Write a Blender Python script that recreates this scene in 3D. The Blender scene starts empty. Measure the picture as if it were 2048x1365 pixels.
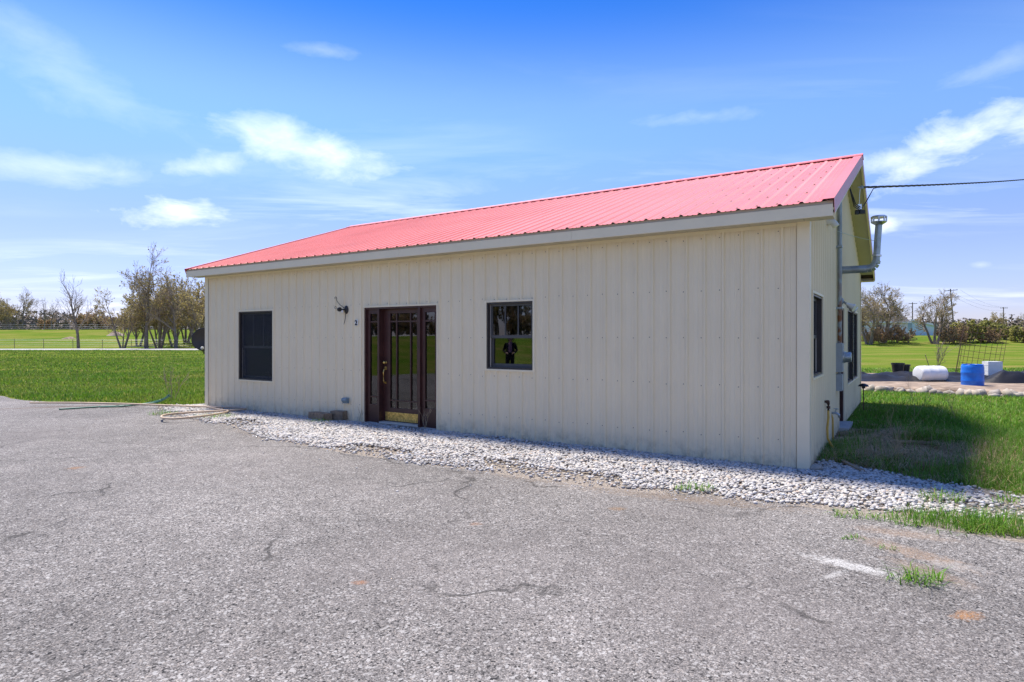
import bpy, bmesh, math, random
import numpy as np
from mathutils import Vector, Matrix

SC = bpy.context.scene
COL = SC.collection
R = math.radians

# ------------------------------------------------------------------ camera
cam_d = bpy.data.cameras.new('camera'); cam = bpy.data.objects.new('camera', cam_d); COL.objects.link(cam)
cam.location = (0, 0, 1.553); cam.rotation_euler = (R(90), 0, 0)
cam_d.sensor_width = 36; cam_d.lens = 36*1229.06/2048; cam_d.shift_y = -7.6/2048
cam_d.clip_start = .05; cam_d.clip_end = 6000
SC.camera = cam
TH = .5736
UX, UY = -math.cos(TH), math.sin(TH)      # along the front wall, towards its left end
VX, VY = math.sin(TH), math.cos(TH)       # into the building
CX, CY = 3.4462, 7.1727                   # right front corner
def AB(a, b):                             # building coordinates -> ground position
    return (CX+UX*a+VX*b, CY+UY*a+VY*b)

# ------------------------------------------------------------------ sun and sky
SUN_EL = 66
SX, SY = .28*VX+.96*UX, .28*VY+.96*UY
sun_d = bpy.data.lights.new('sun', 'SUN'); sun_d.energy = 2.45; sun_d.angle = R(9); sun_d.color = (1, .925, .81)
sun = bpy.data.objects.new('sun', sun_d); COL.objects.link(sun)
sv = Vector((SX*math.cos(R(SUN_EL)), SY*math.cos(R(SUN_EL)), math.sin(R(SUN_EL))))
sun.rotation_euler = sv.to_track_quat('Z', 'Y').to_euler()
sun.location = sv*60
W = bpy.data.worlds.new('World'); SC.world = W; W.use_nodes = True
def build_world():
    nt = W.node_tree; nt.nodes.clear(); N = nt.nodes.new; L = nt.links.new
    def math_(op, a, b=None, c=None, clamp=False):
        n = N('ShaderNodeMath'); n.operation = op; n.use_clamp = clamp
        for i, v in enumerate((a, b, c)):
            if v is None: continue
            if isinstance(v, (int, float)): n.inputs[i].default_value = v
            else: L(v, n.inputs[i])
        return n.outputs[0]
    out = N('ShaderNodeOutputWorld'); bg = N('ShaderNodeBackground'); bg.inputs[1].default_value = .066
    sky = N('ShaderNodeTexSky'); sky.sky_type = 'NISHITA'; sky.sun_disc = False
    sky.sun_elevation = R(SUN_EL); sky.sun_rotation = math.atan2(SX, SY)
    sky.air_density = 1.0; sky.dust_density = .35; sky.ozone_density = 2.2; sky.altitude = 200
    tc = N('ShaderNodeTexCoord'); sep = N('ShaderNodeSeparateXYZ'); L(tc.outputs['Generated'], sep.inputs[0])
    # clear spring air: paler at the horizon, deep azure higher up
    gr = N('ShaderNodeValToRGB'); gr.color_ramp.interpolation = 'EASE'
    gr.color_ramp.elements[0].position = 0; gr.color_ramp.elements[0].color = (.55, .53, .78, 1)
    gr.color_ramp.elements[1].position = 1; gr.color_ramp.elements[1].color = (.26, .54, 1.0, 1)
    for p_, c_ in ((.12, (.58, .56, .84)), (.33, (.62, .77, 1.0)), (.50, (.11, .41, .92))):
        e_ = gr.color_ramp.elements.new(p_); e_.color = (*c_, 1)
    L(sep.outputs[2], gr.inputs[0])
    hs = N('ShaderNodeMix'); hs.data_type = 'RGBA'; hs.blend_type = 'MULTIPLY'; hs.inputs['Factor'].default_value = 1
    L(sky.outputs[0], hs.inputs['A']); L(gr.outputs[0], hs.inputs['B'])
    dx, dy, dz = sep.outputs
    # cloud layer on a high flat sheet: direction / height gives the sheet's position
    h = math_('MAXIMUM', math_('ADD', dz, .06), .03)
    px, py = math_('DIVIDE', dx, h), math_('DIVIDE', dy, h)
    cv = N('ShaderNodeCombineXYZ'); L(px, cv.inputs[0]); L(py, cv.inputs[1])
    def noise(vec, scale, detail=6, rough=.55, dist=0.0, stretch=(1, 1, 1), rot=0, off=(0, 0, 0)):
        m = N('ShaderNodeMapping'); m.inputs['Scale'].default_value = stretch; m.inputs['Rotation'].default_value = (0, 0, rot)
        m.inputs['Location'].default_value = off
        L(vec, m.inputs[0]); n = N('ShaderNodeTexNoise'); n.inputs['Scale'].default_value = scale
        n.inputs['Detail'].default_value = detail; n.inputs['Roughness'].default_value = rough; n.inputs['Distortion'].default_value = dist
        L(m.outputs[0], n.inputs['Vector']); return n.outputs[0]
    wisp = noise(cv.outputs[0], .55, 8, .6, .6, (1, 2.6, 1), R(-32), (3.1, 1.7, 0))
    big = noise(cv.outputs[0], .22, 3, .5, .2, (1, 1.4, 1), R(-20), (7.3, 2.2, 0))
    w1 = math_('MULTIPLY', math_('SUBTRACT', wisp, .47), 3.0, clamp=True)
    b1 = math_('MULTIPLY', math_('SUBTRACT', big, .44), 4.0, clamp=True)
    cirrus = math_('MULTIPLY', math_('MULTIPLY', w1, b1), .5)
    # single clouds: soft ellipses in direction space broken up by noise
    fine = noise(tc.outputs['Generated'], 7, 7, .62, .5, (1, 1, 2.2))
    fine2 = noise(tc.outputs['Generated'], 22, 5, .6, .3, (1, 1, 1.8))
    # the same scatter of clouds repeats in each quarter of the sky, in view or not
    az = math_('ARCTAN2', dx, dy); az = math_('SUBTRACT', az, math_('MULTIPLY', math_('ROUND', math_('DIVIDE', az, math.pi/2)), math.pi/2))
    hor = math_('MAXIMUM', math_('SQRT', math_('ADD', math_('MULTIPLY', dx, dx), math_('MULTIPLY', dy, dy))), .02)
    s_ = math_('TANGENT', az); t_ = math_('DIVIDE', dz, math_('MULTIPLY', hor, math_('COSINE', az)))
    total = None
    def blob(cx, cy, rx, ry, deg, dens, edge=.55):
        nonlocal total
        cs, ct = (cx-1024)/1229, (675-cy)/1229
        a = R(deg); ds, dt = math_('SUBTRACT', s_, cs), math_('SUBTRACT', t_, ct)
        e1 = math_('ADD', math_('MULTIPLY', ds, math.cos(a)), math_('MULTIPLY', dt, math.sin(a)))
        e2 = math_('SUBTRACT', math_('MULTIPLY', dt, math.cos(a)), math_('MULTIPLY', ds, math.sin(a)))
        e1 = math_('DIVIDE', e1, rx/1229); e2 = math_('DIVIDE', e2, ry/1229)
        r = math_('SQRT', math_('ADD', math_('MULTIPLY', e1, e1), math_('MULTIPLY', e2, e2)))
        m = math_('SUBTRACT', 1.0, r)
        nn = math_('ADD', math_('MULTIPLY', math_('SUBTRACT', fine, .5), 2.6), math_('MULTIPLY', math_('SUBTRACT', fine2, .5), 1.1))
        v = math_('ADD', m, nn)
        v = math_('MULTIPLY', math_('SMOOTH_MIN', math_('DIVIDE', math_('MAXIMUM', v, 0), edge*2.9), 1.0, .6), dens)
        total = v if total is None else math_('MAXIMUM', total, v)
    for b in ((640, 305, 200, 52, -20, .72, .7), (560, 275, 90, 28, -10, .5, .6), (350, 418, 120, 34, -3, .85, .5),
              (390, 335, 110, 30, 4, .62, .7), (150, 335, 260, 38, -5, .5, .9),
              (1930, 268, 250, 58, 24, .95, .6), (1790, 318, 130, 36, 12, .8, .7), (2080, 230, 160, 60, 26, .9, .6),
              (640, 100, 90, 16, -8, .3, .8), (150, 160, 260, 60, -26, .3, 1.2), (60, 70, 220, 50, -24, .26, 1.2),
              (1765, 448, 46, 20, 0, .75, .5), (1420, 232, 150, 20, 6, .3, .9), (2000, 130, 130, 34, 20, .35, 1.0), (1960, 530, 30, 8, 0, .3, .8)):
        blob(*b)
    cl = math_('MAXIMUM', total, cirrus, clamp=True)
    mix = N('ShaderNodeMix'); mix.data_type = 'RGBA'
    L(cl, mix.inputs['Factor']); L(hs.outputs['Result'], mix.inputs['A']); mix.inputs['B'].default_value = (9.0, 9.1, 9.4, 1)
    L(mix.outputs['Result'], bg.inputs[0]); L(bg.outputs[0], out.inputs[0])
build_world()
SC.view_settings.view_transform = 'Standard'; SC.view_settings.look = 'None'
SC.view_settings.exposure = 1.72; SC.view_settings.gamma = 1; SC.view_settings.use_curve_mapping = False

# ------------------------------------------------------------------ helpers
def vnoise(x, y, seed=0):
    x = np.asarray(x, float); y = np.asarray(y, float)
    xi, yi = np.floor(x).astype(np.int64), np.floor(y).astype(np.int64); fx, fy = x-xi, y-yi
    fx, fy = fx*fx*(3-2*fx), fy*fy*(3-2*fy)
    def hsh(i, j):
        n = (i*374761393+j*668265263+seed*1442695041) & 0x7fffffff
        n = ((n ^ (n >> 13))*1274126177) & 0x7fffffff
        return ((n ^ (n >> 16)) & 0xffff)/65535.
    return (hsh(xi, yi)*(1-fx)+hsh(xi+1, yi)*fx)*(1-fy)+(hsh(xi, yi+1)*(1-fx)+hsh(xi+1, yi+1)*fx)*fy
def fbm(x, y, seed=0, o=4):
    s = 0; a = .5
    for k in range(o): s = s+a*vnoise(x*2**k, y*2**k, seed+k); a *= .5
    return s/(1-.5**o)
def sstep(a, b, x):
    t = np.clip((np.asarray(x, float)-a)/(b-a), 0, 1); return t*t*(3-2*t)

def mat(name, col, rough=.6, var=.12, scale=6., metal=0., spec=.5, bump=0., bscale=None, col2=None, coat=0., trans=0., island=0.):
    m = bpy.data.materials.new(name); m.use_nodes = True; nt = m.node_tree; N = nt.nodes.new; L = nt.links.new
    b = nt.nodes['Principled BSDF']; b.inputs['Roughness'].default_value = rough; b.inputs['Metallic'].default_value = metal
    b.inputs['Specular IOR Level'].default_value = spec; b.inputs['Coat Weight'].default_value = coat
    g = N('ShaderNodeNewGeometry')
    n = N('ShaderNodeTexNoise'); n.inputs['Scale'].default_value = scale; n.inputs['Detail'].default_value = 6; n.inputs['Roughness'].default_value = .62
    L(g.outputs['Position'], n.inputs['Vector'])
    rp = N('ShaderNodeValToRGB'); rp.color_ramp.elements[0].position = .32; rp.color_ramp.elements[1].position = .68
    c1 = [min(1, c*(1-var)) for c in col]; c2 = [min(1, c*(1+var)) for c in (col2 or col)]
    rp.color_ramp.elements[0].color = (*c1, 1); rp.color_ramp.elements[1].color = (*c2, 1)
    L(n.outputs[0], rp.inputs[0]); co = rp.outputs[0]
    if island:
        hs = N('ShaderNodeHueSaturation'); mr = N('ShaderNodeMapRange'); mr.inputs['To Min'].default_value = 1-island; mr.inputs['To Max'].default_value = 1+island
        L(g.outputs['Random Per Island'], mr.inputs[0]); L(mr.outputs[0], hs.inputs['Value']); L(co, hs.inputs['Color']); co = hs.outputs[0]
    L(co, b.inputs['Base Color'])
    if bump:
        n2 = N('ShaderNodeTexNoise'); n2.inputs['Scale'].default_value = bscale or scale*6; n2.inputs['Detail'].default_value = 5
        L(g.outputs['Position'], n2.inputs['Vector'])
        bp = N('ShaderNodeBump'); bp.inputs['Strength'].default_value = bump; bp.inputs['Distance'].default_value = .01
        L(n2.outputs[0], bp.inputs['Height']); L(bp.outputs[0], b.inputs['Normal'])
    if trans:
        t = N('ShaderNodeBsdfTranslucent'); L(co, t.inputs[0]); ms = N('ShaderNodeMixShader'); ms.inputs[0].default_value = trans
        L(b.outputs[0], ms.inputs[1]); L(t.outputs[0], ms.inputs[2]); L(ms.outputs[0], nt.nodes['Material Output'].inputs[0])
    return m

class MB:
    def __init__(s): s.v = []; s.f = []
    def quad(s, a, b, c, d):
        i = len(s.v); s.v += [a, b, c, d]; s.f.append((i, i+1, i+2, i+3)); return s
    def box(s, x0, x1, y0, y1, z0, z1):
        i = len(s.v)
        s.v += [(x0, y0, z0), (x1, y0, z0), (x1, y1, z0), (x0, y1, z0), (x0, y0, z1), (x1, y0, z1), (x1, y1, z1), (x0, y1, z1)]
        s.f += [tuple(i+k for k in q) for q in ((0, 3, 2, 1), (4, 5, 6, 7), (0, 1, 5, 4), (1, 2, 6, 5), (2, 3, 7, 6), (3, 0, 4, 7))]; return s
    def hexa(s, p):
        i = len(s.v); s.v += [tuple(q) for q in p]
        s.f += [tuple(i+k for k in q) for q in ((0, 3, 2, 1), (4, 5, 6, 7), (0, 1, 5, 4), (1, 2, 6, 5), (2, 3, 7, 6), (3, 0, 4, 7))]; return s
    def tube(s, pts, r, n=8, cap=True):
        pts = [Vector(p) for p in pts]; m = len(pts)
        rs = r if isinstance(r, (list, tuple)) else [r]*m
        ref = None; base = len(s.v)
        for k, p in enumerate(pts):
            t = (pts[min(k+1, m-1)]-pts[max(k-1, 0)])
            t = t.normalized() if t.length > 1e-9 else Vector((0, 0, 1))
            if ref is None:
                ref = Vector((0, 0, 1)) if abs(t.z) < .9 else Vector((1, 0, 0))
            x = t.cross(ref)
            if x.length < 1e-6: x = t.orthogonal()
            x.normalize(); y = x.cross(t).normalized(); ref = y if False else ref
            for j in range(n):
                a = 2*math.pi*j/n; s.v.append(tuple(p+(x*math.cos(a)+y*math.sin(a))*rs[k]))
        for k in range(m-1):
            for j in range(n):
                a = base+k*n+j; b = base+k*n+(j+1) % n
                s.f.append((a, b, b+n, a+n))
        if cap:
            s.f.append(tuple(base+j for j in range(n))[::-1]); s.f.append(tuple(base+(m-1)*n+j for j in range(n)))
        return s
    def lathe(s, prof, n=20, c=(0, 0, 0), axis='Z', squash=(1, 1)):
        base = len(s.v); m = len(prof)
        for r, z in prof:
            for j in range(n):
                a = 2*math.pi*j/n; x, y = r*math.cos(a)*squash[0], r*math.sin(a)*squash[1]
                p = (x, y, z) if axis == 'Z' else ((z, x, y) if axis == 'X' else (x, z, y))
                s.v.append((p[0]+c[0], p[1]+c[1], p[2]+c[2]))
        for k in range(m-1):
            for j in range(n):
                a = base+k*n+j; b = base+k*n+(j+1) % n; s.f.append((a, b, b+n, a+n))
        s.f.append(tuple(base+j for j in range(n))[::-1]); s.f.append(tuple(base+(m-1)*n+j for j in range(n)))
        return s
    def mesh(s, name, m, smooth=False):
        me = bpy.data.meshes.new(name); me.from_pydata(s.v, [], s.f); me.materials.append(m)
        if smooth:
            me.polygons.foreach_set('use_smooth', [True]*len(me.polygons))
        me.update(); return me
    def build(s, name, m, parent=None, smooth=False, auto=False):
        me = s.mesh(name, m, smooth); o = bpy.data.objects.new(name, me); COL.objects.link(o); o.parent = parent
        if auto:
            me.polygons.foreach_set('use_smooth', [True]*len(me.polygons))
            try: me.set_sharp_from_angle(angle=R(38))
            except Exception: pass
        return o
def empty(name, loc=(0, 0, 0), rz=0, parent=None):
    o = bpy.data.objects.new(name, None); COL.objects.link(o); o.location = loc; o.rotation_euler = (0, 0, rz); o.parent = parent
    o.empty_display_size = .2; return o
def tag(o, label, cat, group=None, kind=None):
    if label: o['label'] = label
    if cat: o['category'] = cat
    if group: o['group'] = group
    if kind: o['kind'] = kind
    return o
def struct(o): o['kind'] = 'structure'; return o
def np_mesh(name, verts, faces, m, smooth=False):
    me = bpy.data.meshes.new(name); verts = np.asarray(verts, np.float32); faces = np.asarray(faces, np.int32)
    k = faces.shape[1]
    me.vertices.add(len(verts)); me.vertices.foreach_set('co', verts.ravel())
    me.loops.add(faces.size); me.loops.foreach_set('vertex_index', faces.ravel())
    me.polygons.add(len(faces)); me.polygons.foreach_set('loop_start', np.arange(0, faces.size, k, dtype=np.int32))
    me.polygons.foreach_set('loop_total', np.full(len(faces), k, np.int32))
    if smooth: me.polygons.foreach_set('use_smooth', np.ones(len(faces), bool))
    me.materials.append(m); me.update(calc_edges=True); me.validate()
    return me
def link(name, me, parent=None):
    o = bpy.data.objects.new(name, me); COL.objects.link(o); o.parent = parent; return o

# ------------------------------------------------------------------ materials
M = {}
def siding_material():
    m = mat('siding', (.82, .695, .475), .42, .03, 1.2, spec=.35); nt = m.node_tree; N = nt.nodes.new; L = nt.links.new
    b = nt.nodes['Principled BSDF']; old = b.inputs['Base Color'].links[0].from_socket
    g = N('ShaderNodeNewGeometry'); sp = N('ShaderNodeSeparateXYZ'); L(g.outputs['Position'], sp.inputs[0])
    # mud splash and faint drip marks near the foot of the wall
    mp = N('ShaderNodeMapping'); mp.inputs['Scale'].default_value = (9, 9, .9); L(g.outputs['Position'], mp.inputs[0])
    n = N('ShaderNodeTexNoise'); n.inputs['Scale'].default_value = 1.5; n.inputs['Detail'].default_value = 7; L(mp.outputs[0], n.inputs['Vector'])
    n2 = N('ShaderNodeTexNoise'); n2.inputs['Scale'].default_value = 7; n2.inputs['Detail'].default_value = 8; n2.inputs['Roughness'].default_value = .7; L(g.outputs['Position'], n2.inputs['Vector'])
    mr = N('ShaderNodeMapRange'); mr.inputs['From Min'].default_value = .26; mr.inputs['From Max'].default_value = -.02; L(sp.outputs[2], mr.inputs[0])
    mu = N('ShaderNodeMath'); mu.operation = 'MULTIPLY'; L(mr.outputs[0], mu.inputs[0])
    st = N('ShaderNodeMapRange'); st.inputs['From Min'].default_value = .45; st.inputs['From Max'].default_value = .72; L(n2.outputs[0], st.inputs[0]); L(st.outputs[0], mu.inputs[1])
    mx = N('ShaderNodeMix'); mx.data_type = 'RGBA'; L(mu.outputs[0], mx.inputs['Factor']); L(old, mx.inputs['A']); mx.inputs['B'].default_value = (.30, .25, .16, 1)
    s2 = N('ShaderNodeMapRange'); s2.inputs['From Min'].default_value = .5; s2.inputs['From Max'].default_value = .8; s2.inputs['To Max'].default_value = .22; L(n.outputs[0], s2.inputs[0])
    mx2 = N('ShaderNodeMix'); mx2.data_type = 'RGBA'; L(s2.outputs[0], mx2.inputs['Factor']); L(mx.outputs['Result'], mx2.inputs['A']); mx2.inputs['B'].default_value = (.68, .575, .40, 1)
    L(mx2.outputs['Result'], b.inputs['Base Color']); return m
M['siding'] = siding_material()
M['trim'] = mat('beige_trim', (.82, .70, .48), .45, .03, 3)
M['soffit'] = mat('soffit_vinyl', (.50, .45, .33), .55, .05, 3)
M['roof'] = mat('red_steel', (.70, .125, .10), .42, .05, .8, spec=.5, col2=(.74, .155, .13))
for _m in (M['roof'],): _b = _m.node_tree.nodes['Principled BSDF']; _b.inputs['Sheen Weight'].default_value = .45; _b.inputs['Sheen Roughness'].default_value = .45   # chalked paint
M['deck'] = mat('roof_deck_wood', (.10, .075, .05), .9, .2, 5)
M['bronze'] = mat('bronze_vinyl', (.045, .037, .034), .4, .15, 8)
M['sash'] = mat('grey_sash', (.075, .072, .072), .4, .15, 8)
M['track'] = mat('cream_track', (.55, .5, .42), .5, .06, 6)
M['doorpaint'] = mat('brown_door_paint', (.062, .022, .018), .38, .25, 5, bump=.08)
M['brass'] = mat('worn_brass', (.62, .40, .10), .38, .45, 26, metal=.85, col2=(.72, .50, .16))
M['iron'] = mat('black_iron', (.022, .018, .015), .45, .3, 20)
M['galv'] = mat('galvanised_steel', (.36, .40, .43), .42, .22, 9, metal=.65)
M['steel'] = mat('bright_steel', (.60, .61, .62), .28, .12, 9, metal=.9)
M['meter'] = mat('meter_grey_paint', (.33, .36, .38), .5, .08, 9)
M['bluebox'] = mat('blue_grey_box', (.20, .27, .31), .5, .12, 12)
M['pvc'] = mat('white_pvc', (.74, .73, .69), .4, .04, 8)
M['rustpipe'] = mat('rusty_pipe', (.09, .045, .028), .75, .4, 22, bump=.3)
M['yellow'] = mat('yellow_hose', (.66, .40, .07), .5, .12, 14)
M['tanhose'] = mat('tan_hose', (.52, .39, .27), .6, .14, 14)
M['greenhose'] = mat('green_hose', (.025, .13, .085), .45, .2, 12)
M['black'] = mat('black_plastic', (.014, .014, .016), .4, .3, 8)
M['wire'] = mat('black_cable', (.012, .012, .012), .5, .1, 9)
M['white'] = mat('white_plastic', (.80, .79, .76), .42, .05, 5)
M['bluedrum'] = mat('blue_plastic', (.006, .13, .60), .38, .12, 5, col2=(.012, .17, .66))
M['timber'] = mat('weathered_timber', (.25, .18, .115), .85, .35, 14, bump=.5, bscale=40)
M['stone'] = mat('field_stone', (.24, .20, .17), .9, .35, 5, bump=.6, bscale=25, col2=(.36, .32, .28))
M['palestone'] = mat('pale_stone', (.36, .31, .25), .85, .2, 12, bump=.4, bscale=50)
M['bark'] = mat('bark', (.22, .175, .14), .95, .35, 3, bump=.5, bscale=14)
M['twig'] = mat('twig', (.30, .235, .185), .95, .3, .6)
M['twigred'] = mat('reddish_twig', (.33, .225, .165), .95, .3, .4)
M['bud'] = mat('spring_buds', (.34, .28, .09), .8, .3, .5, col2=(.42, .34, .14), trans=.45)
M['budred'] = mat('russet_buds', (.36, .235, .13), .8, .3, .5, col2=(.40, .30, .17), trans=.45)
M['leaf'] = mat('young_leaves', (.26, .28, .07), .7, .3, .6, col2=(.40, .37, .12), trans=.45)
M['deadstalk'] = mat('dead_stalk', (.36, .27, .16), .9, .25, 8)
M['pole'] = mat('pole_wood', (.15, .115, .09), .9, .25, 3)
M['houseroof'] = mat('grey_shingles', (.075, .072, .075), .9, .25, 3)
M['housewall'] = mat('pale_house_siding', (.72, .74, .75), .7, .06, 1)
M['shedwall'] = mat('pale_blue_shed', (.62, .77, .83), .7, .06, 1)
M['glassfar'] = mat('far_window_glass', (.02, .025, .03), .15, .1, 1)
M['concrete'] = mat('concrete', (.45, .43, .40), .85, .15, 6, bump=.3)
M['soil'] = mat('garden_soil', (.19, .135, .095), .95, .35, 3, bump=.8, bscale=20, col2=(.27, .205, .15))
M['tarp'] = mat('black_weed_fabric', (.010, .010, .013), .5, .4, 2.5, spec=.3, bump=.6, bscale=9)
M['greentarp'] = mat('green_tarp', (.02, .16, .11), .45, .2, 3)
M['screw'] = mat('screw_heads', (.20, .16, .12), .5, .3, 20)
M['roofscrew'] = mat('roof_screw_heads', (.045, .014, .014), .5, .3, 20)
M['inside'] = mat('interior_wall', (.22, .21, .19), .9, .1, 1)
M['shade'] = mat('pale_door_blind', (.40, .44, .42), .8, .1, 3)
def pebble_material():
    m = bpy.data.materials.new('limestone_pebbles'); m.use_nodes = True; nt = m.node_tree; N = nt.nodes.new; L = nt.links.new
    b = nt.nodes['Principled BSDF']; b.inputs['Roughness'].default_value = .85
    g = N('ShaderNodeNewGeometry'); rp = N('ShaderNodeValToRGB'); cr = rp.color_ramp
    cr.elements[0].position = 0; cr.elements[0].color = (.20, .185, .17, 1); cr.elements[1].position = 1; cr.elements[1].color = (.70, .68, .65, 1)
    for p, c in ((.10, (.31, .295, .28)), (.24, (.44, .42, .40)), (.45, (.53, .505, .475)), (.62, (.60, .55, .48)), (.78, (.55, .555, .57)), (.88, (.48, .37, .28)), (.93, (.62, .60, .58)), (.97, (.36, .33, .30))):
        e = cr.elements.new(p); e.color = (*c, 1)
    L(g.outputs['Random Per Island'], rp.inputs[0])
    n = N('ShaderNodeTexNoise'); n.inputs['Scale'].default_value = 60; L(g.outputs['Position'], n.inputs['Vector'])
    mx = N('ShaderNodeMix'); mx.data_type = 'RGBA'; mx.blend_type = 'MULTIPLY'; mx.inputs['Factor'].default_value = .5
    mr = N('ShaderNodeMapRange'); mr.inputs['To Min'].default_value = .45; mr.inputs['To Max'].default_value = 1.15; L(n.outputs[0], mr.inputs[0])
    L(rp.outputs[0], mx.inputs['A']); L(mr.outputs[0], mx.inputs['B']); L(mx.outputs['Result'], b.inputs['Base Color'])
    bp = N('ShaderNodeBump'); bp.inputs['Strength'].default_value = .4; bp.inputs['Distance'].default_value = .006; L(n.outputs[0], bp.inputs['Height']); L(bp.outputs[0], b.inputs['Normal'])
    return m
M['pebble'] = pebble_material()
def glass_material(name, tint, ior):
    m = bpy.data.materials.new(name); m.use_nodes = True; nt = m.node_tree; N = nt.nodes.new; L = nt.links.new
    nt.nodes.remove(nt.nodes['Principled BSDF'])
    gl = N('ShaderNodeBsdfGlossy'); gl.inputs['Roughness'].default_value = .015; gl.inputs['Color'].default_value = (.95, .97, 1, 1)
    n = N('ShaderNodeTexNoise'); n.inputs['Scale'].default_value = 1.3; g = N('ShaderNodeNewGeometry'); L(g.outputs['Position'], n.inputs['Vector'])
    bp = N('ShaderNodeBump'); bp.inputs['Strength'].default_value = .06; bp.inputs['Distance'].default_value = .01; L(n.outputs[0], bp.inputs['Height']); L(bp.outputs[0], gl.inputs['Normal'])
    tr = N('ShaderNodeBsdfTransparent'); tr.inputs['Color'].default_value = (*tint, 1)
    fr = N('ShaderNodeFresnel'); fr.inputs['IOR'].default_value = ior
    ms = N('ShaderNodeMixShader'); L(fr.outputs[0], ms.inputs[0]); L(tr.outputs[0], ms.inputs[1]); L(gl.outputs[0], ms.inputs[2])
    L(ms.outputs[0], nt.nodes['Material Output'].inputs[0]); return m
M['glass'] = glass_material('window_glass', (.42, .46, .46), 1.85)
M['screen'] = glass_material('screened_glass', (.10, .11, .13), 1.28)

def mesh_material():
    m = mat('insect_mesh', (.030, .033, .042), .7, .1, 4); nt = m.node_tree; N = nt.nodes.new; L = nt.links.new
    t = N('ShaderNodeBsdfTransparent'); ms = N('ShaderNodeMixShader'); ms.inputs[0].default_value = .68; L(nt.nodes['Principled BSDF'].outputs[0], ms.inputs[1]); L(t.outputs[0], ms.inputs[2]); L(ms.outputs[0], nt.nodes['Material Output'].inputs[0]); return m
M['mesh'] = mesh_material(); M['ink'] = mat('black_ink', (.01, .01, .01), .95, .1, 9, spec=.05)
# ------------------------------------------------------------------ ground
def poly_dist(P, X, Y):      # signed distance, negative inside
    P = np.array(P); Q = np.roll(P, -1, 0); d = np.full(np.shape(X), 1e9); ins = np.zeros(np.shape(X), bool)
    for (x0, y0), (x1, y1) in zip(P, Q):
        ex, ey = x1-x0, y1-y0; t = np.clip(((X-x0)*ex+(Y-y0)*ey)/(ex*ex+ey*ey+1e-12), 0, 1)
        d = np.minimum(d, np.hypot(X-x0-t*ex, Y-y0-t*ey))
        c = ((y0 > Y) != (y1 > Y)) & (X < (x1-x0)*(Y-y0)/((y1-y0) if y1 != y0 else 1e-12)+x0); ins ^= c
    return np.where(ins, -d, d)
ASPH = [(-13.6, 16.3), (-12.2, 15.2), (-10.6, 14.5), (-9.2, 14.35), (-7.9, 13.75), (-7.2, 12.6), (-6.3, 11.75), (-4.9, 10.75), (-3.6, 9.3), (-2.2, 8.2), (-1.4, 7.75),
        (-.55, 7.2), (.2, 6.7), (.95, 6.32), (1.84, 5.98), (2.65, 5.6), (3.2, 5.25), (3.55, 4.85), (3.95, 4.6), (4.8, 4.25), (6.5, 3.4), (9.5, 1.5), (12, -3), (12, -16), (-18, -16), (-18.5, -4), (-16.5, 7), (-15, 13.5)]
GRAV = [AB(12.6, .2), (-7.9, 13.85), (-7.2, 12.7), (-6.3, 11.8), (-4.9, 10.8), (-3.6, 9.35), (-2.2, 8.25), (-.55, 7.25), (.95, 6.37), (1.84, 6.05), (2.65, 5.68), (3.47, 5.48), (4.36, 5.2), (5.2, 4.95),
        (5.7, 5.25), (4.95, 5.9), (4.84, 6.2), (4.42, 6.62), (4.15, 7.25), (3.92, 7.6), AB(-.02, .5), AB(-.02, .05), AB(0, .05), AB(12.3, .05)]
FOOT = [AB(0, 0), AB(12.287, 0), AB(12.287, 9.096), AB(0, 9.096)]
BED = [(9.6, 18.5), (10.2, 17.7), (13.0, 15.65), (17, 12.8), (23, 14.5), (20, 21), (16, 24.2), (11.5, 24.2), (9.3, 20.5)]
def ground_z(X, Y):
    X = np.asarray(X, float); Y = np.asarray(Y, float)
    z = 3.4*sstep(80, 152, Y)*sstep(35, -15, X) + 1.9*sstep(86, 118, Y)*sstep(0, 45, X)
    z = z + 1.75*sstep(-27, -66, X)*sstep(46, 22, Y)
    z = z + .5*(fbm(X/60, Y/60, 5)-.5)*sstep(30, 90, np.hypot(X, Y))*sstep(72, 66, Y) + 3*(fbm(X/150, Y/150, 9)-.5)*sstep(170, 400, np.hypot(X, Y))
    return z
def bumps(X, Y):
    dd = np.minimum(np.minimum(poly_dist(ASPH, X, Y), poly_dist(GRAV, X, Y)), poly_dist(FOOT, X, Y)*1.0)
    m = sstep(.15, 1.3, dd)
    hx, hy = 5.6, 9.1
    return -.014 + m*(.012+.09*(fbm(X/1.3, Y/1.3, 3)-.42)) + .10*np.exp(-(((X-hx)/1.3)**2+((Y-hy)/1.3)**2))*m
def full_z(X, Y): return ground_z(X, Y)+bumps(X, Y)
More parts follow.
